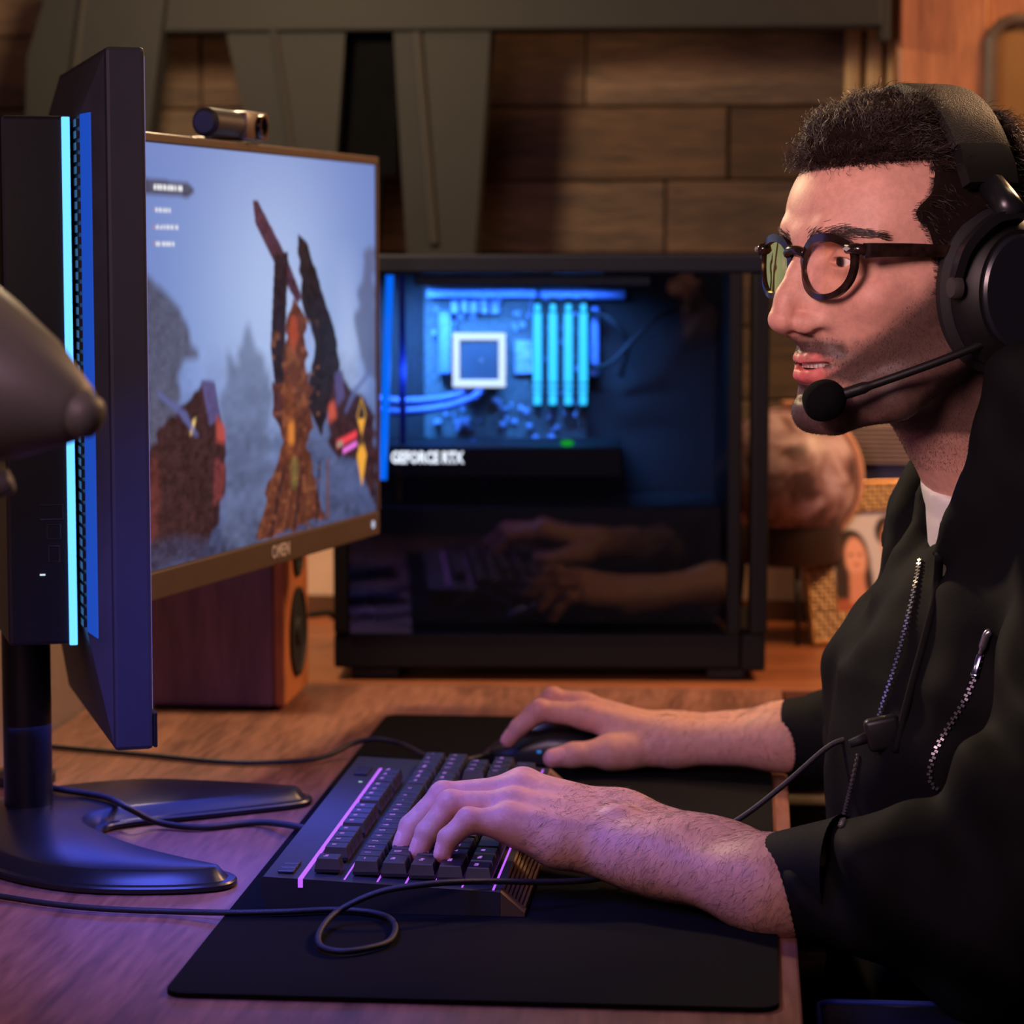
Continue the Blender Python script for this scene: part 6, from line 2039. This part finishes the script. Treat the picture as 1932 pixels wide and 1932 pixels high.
for s_ in (1, -1):
    mb = MB()
    inner, outer = lens_outline(s_, 0.0), lens_outline(s_, 0.42)
    n = len(inner)
    rings = []
    for P_, dx in ((inner, 0.20), (outer, 0.14), (outer, -0.14), (inner, -0.20)):
        rings.append([mb.bm.verts.new(hv(p[0] + dx, p[1], p[2])) for p in P_])
    for r0_, r1_ in zip(rings, rings[1:] + rings[:1]):
        for k in range(n): mb.bm.faces.new((r0_[k], r0_[(k + 1) % n], r1_[(k + 1) % n], r1_[k]))
    rim = mb.build('rim', M_frame, gls, True, 45)
    mb = MB()
    cv = mb.bm.verts.new(hv(10.02 - 0.035 * 2.35 ** 2 + 0.06, s_ * 3.35, -0.55))
    lv = [mb.bm.verts.new(hv(p[0], p[1], p[2])) for p in lens_outline(s_, 0.02)]
    for k in range(n): mb.bm.faces.new((cv, lv[k], lv[(k + 1) % n]))
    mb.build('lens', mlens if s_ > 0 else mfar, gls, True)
    # end piece, rivet, temple
    e_ = lens_outline(s_, 0.3)
    mb = MB()
    mb.tube([hv(9.45, s_ * 5.5, 0.8), hv(9.15, s_ * 6.25, 0.75), hv(8.7, s_ * 6.85, 0.62)], [0.0040, 0.0042, 0.0040], 10)
    mb.build('end_piece', M_frame, gls, True)
    mb = MB()
    M = frame_matrix(hv(9.6, s_ * 5.95, 0.76), HL, HU) @ Matrix.Rotation(math.radians(s_ * 22), 4, 'Y')
    mb.raw([(-0.0033, 0, 0.0028), (0, -0.0018, 0.0028), (0.0033, 0, 0.0028), (0, 0.0018, 0.0028), (-0.003, 0, 0.0012), (0, -0.0016, 0.0012), (0.003, 0, 0.0012), (0, 0.0016, 0.0012)],
           [(0, 1, 2, 3), (0, 4, 5, 1), (1, 5, 6, 2), (2, 6, 7, 3), (3, 7, 4, 0)], M)
    mb.build('rivet', plain('silver_rivet', rgb(230, 230, 225), 0.2, 0.6), gls)
    mb = MB()
    path = [(8.9, s_ * 6.8, 0.62), (8.0, s_ * 7.2, 0.66), (5, s_ * 7.55, 0.66), (1.5, s_ * 7.95, 0.5), (-1.5, s_ * 8.05, 0.1), (-3.5, s_ * 7.6, -2.2)]
    P_ = catmull(path, 6)
    rr_ = []
    for i, p in enumerate(P_):
        t = i / (len(P_) - 1)
        hh = 0.52 - 0.18 * t
        rr_.append([mb.bm.verts.new(hv(p.x, p.y + dy_, p.z + dz_)) for dy_, dz_ in ((-0.13, -hh), (0.13, -hh), (0.17, 0), (0.13, hh), (-0.13, hh), (-0.17, 0))])
    for r0_, r1_ in zip(rr_, rr_[1:]):
        for k in range(6): mb.bm.faces.new((r0_[k], r0_[(k + 1) % 6], r1_[(k + 1) % 6], r1_[k]))
    mb.bm.faces.new(rr_[0]); mb.bm.faces.new(rr_[-1])
    mb.build('temple', M_frame, gls, True, 45)
mb = MB()
mb.tube(catmull([hv(10.1, 1.15, 0.42), hv(10.3, 0.6, 0.62), hv(10.36, 0, 0.68), hv(10.3, -0.6, 0.62), hv(10.1, -1.15, 0.42)], 5), 0.0036, 10)
mb.build('bridge', M_frame, gls, True)

# ================================================================== headset
hd = thing('headset', 'black over-ear headset with leather headband and boom microphone on the man\'s head', 'headset', hv(-1, 0, 13))
M_leather = plain('black_leather', rgb(30, 26, 24), 0.55, noise=0.15, scale=300, bump=0.9, bscale=900, spec=0.3)
M_hs = plain('headset_black', rgb(16, 15, 15), 0.5, noise=0.05, spec=0.3)
M_hs2 = plain('headset_dark_metal', rgb(30, 30, 34), 0.3, 0.3, noise=0.05)
def band_point(a, r, w_):
    """a: angle from the vertex to his left ear; w_: along the band's width (+ forward)"""
    y_ = math.sin(a) * r * 0.80
    z_ = 0.6 + math.cos(a) * r * 1.0
    x_ = -0.4 - 0.10 * (z_ - 0.6) * 0 + w_
    return (x_, y_, z_)
def band(name, a0, a1, w0, w1, r0, r1, mat, n=40, parent=None):
    mb = MB()
    rings = []
    for i in range(n + 1):
        a = a0 + (a1 - a0) * i / n
        t = abs(2 * i / n - 1)
        w_ = w0 + (w1 - w0) * t
        prof = [(-w_, r0 + 0.15), (-w_ + 0.15, r1 - 0.12), (-w_ * 0.6, r1), (w_ * 0.6, r1), (w_ - 0.15, r1 - 0.12), (w_, r0 + 0.15), (w_ - 0.2, r0), (-w_ + 0.2, r0)]
        rings.append([mb.bm.verts.new(hv(*band_point(a, r_, u_))) for u_, r_ in prof])
    m = len(rings[0])
    for R0, R1 in zip(rings, rings[1:]):
        for k in range(m): mb.bm.faces.new((R0[k], R0[(k + 1) % m], R1[(k + 1) % m], R1[k]))
    mb.bm.faces.new(rings[0]); mb.bm.faces.new(rings[-1])
    return mb.build(name, mat, parent or hd, True, 40)
band('headband', math.radians(-52), math.radians(52), 2.6, 2.4, 11.15, 12.05, M_leather)
band('headband_pad', math.radians(-46), math.radians(46), 2.3, 2.0, 10.5, 11.13, M_rubber)
for s_ in (1, -1):
    b0, b1 = sorted((math.radians(52 * s_), math.radians(67 * s_)))
    band('band_end', b0, b1, 2.35, 2.2, 11.0, 12.2, M_hs, 10)
    # slider between band and yoke
    p0_, p1_ = band_point(math.radians(67 * s_), 11.6, 0), (-0.6, s_ * 11.0, 2.9)
    mb = MB(); mb.tube([hv(*p0_), hv(*[(a + b) / 2 + c for a, b, c in zip(p0_, p1_, (0, s_ * 0.15, 0))]), hv(*p1_)], [0.010, 0.010, 0.011], 10)
    mb.build('slider', M_hs2, hd, True)
    # cup, cushion, plate; axis along his left
    cx_, cz_ = -1.35, -2.2
    def ring_obj(name, ys, rs_, mat, n=48, px=0.92, pz=1.14, cap=True):
        mb = MB()
        R_ = []
        for y_, r_ in zip(ys, rs_):
            if r_ < 0.02: R_.append([mb.bm.verts.new(hv(cx_, s_ * y_, cz_))]); continue
            R_.append([mb.bm.verts.new(hv(cx_ + r_ * px * math.cos(2 * math.pi * k / n), s_ * y_, cz_ + r_ * pz * math.sin(2 * math.pi * k / n))) for k in range(n)])
        for A_, B_ in zip(R_, R_[1:]):
            for k in range(n):
                v_ = [A_[k % len(A_)], A_[(k + 1) % len(A_)], B_[(k + 1) % len(B_)], B_[k % len(B_)]]
                vs = []
                for q in v_:
                    if q not in vs: vs.append(q)
                if len(vs) > 2: mb.bm.faces.new(vs)
        return mb.build(name, mat, hd, True, 35)
    ring_obj('ear_cushion', [7.0, 6.9, 7.2, 7.9, 8.5, 8.75], [3.2, 4.3, 4.95, 5.1, 4.8, 4.2], M_rubber)
    ring_obj('ear_cup', [8.5, 8.55, 9.1, 9.9, 10.5, 10.75, 10.8], [3.8, 4.65, 4.75, 4.5, 4.0, 3.75, 0.0], M_hs)
    ring_obj('cup_plate', [10.75, 10.95, 11.15, 11.2], [3.5, 3.5, 3.3, 0.0], plain('cup_plate_black', rgb(26, 27, 34), 0.3, noise=0.04))
    # yoke: a fork from the slider down both sides of the cup
    for d_ in (1, -1):
        path = [(-0.6, s_ * 11.0, 3.2), (cx_ + d_ * 2.6, s_ * 11.0, 2.7), (cx_ + d_ * 4.3, s_ * 10.5, 0.9), (cx_ + d_ * 4.85, s_ * 9.9, -1.5)]
        P_ = catmull(path, 8)
        mb = MB(); rr_ = []
        for p in P_:
            q = Vector((p.x - cx_, 0, p.z - cz_)).normalized()
            rr_.append([mb.bm.verts.new(hv(p.x + q.x * a_, p.y + s_ * b_, p.z + q.z * a_)) for a_, b_ in ((-0.35, -0.45), (0.3, -0.4), (0.3, 0.25), (-0.35, 0.3))])
        for r0_, r1_ in zip(rr_, rr_[1:]):
            for k in range(4): mb.bm.faces.new((r0_[k], r0_[(k + 1) % 4], r1_[(k + 1) % 4], r1_[k]))
        mb.bm.faces.new(rr_[0]); mb.bm.faces.new(rr_[-1])
        mb.build('yoke', M_hs2, hd, True, 40)
        mb = MB()
        M = frame_matrix(hv(cx_ + d_ * 4.9, s_ * 9.9, -1.9), HL, HU)
        mb.lathe([(0, 0.0035), (0.0055, 0.003), (0.0065, 0.0005), (0.0065, -0.004)], M @ Matrix.Scale(1.25, 4, (0, 1, 0)) @ Matrix.Rotation(0 if d_ > 0 else math.pi, 4, 'Y'), 16)
        mb.build('pivot', plain('pivot_grey', rgb(52, 50, 46), 0.5), hd, True, 40)
# boom microphone on his left
tip = Vector(cm(dist(1592, 742, 1.80))) / 100
bm0 = hv(1.6, 9.8, -6.0)
bmid = [hv(4.3, 8.9, -7.6), hv(7.2, 7.0, -9.0)]
mic_c = hv(10.6, 4.6, -9.75)
bpath = catmull([hv(0.2, 9.9, -5.4), bm0, hv(4.2, 8.7, -7.1), hv(7.4, 6.8, -8.45), mic_c + (hv(7.4, 6.8, -8.45) - mic_c).normalized() * 0.012], 8)
mb = MB(); mb.tube(bpath, [0.0042] * 6 + [0.0030] * (len(bpath) - 12) + [0.0042] * 6, 10)
mb.build('boom_arm', M_hs, hd, True)
mb = MB()
ad_ = (bpath[-1] - mic_c).normalized()
M = frame_matrix(mic_c, ad_.orthogonal(), ad_.cross(ad_.orthogonal()))
if (M.to_3x3() @ Vector((0, 0, 1))).dot(ad_) < 0: M = M @ Matrix.Rotation(math.pi, 4, 'X')
mb.lathe([(0, -0.0150)] + [(0.0146 * math.sin(t_) ** 0.8, -0.0150 * math.cos(t_)) for t_ in [math.pi * k_ / 16 for k_ in range(1, 15)]] + [(0.0048, 0.0150), (0.0, 0.0150)], M, 32)
mb.build('mic_foam', plain('black_foam', rgb(10, 10, 11), 0.95, noise=0.3, scale=1500, bump=0.6, bscale=2500, spec=0.1), hd, True)
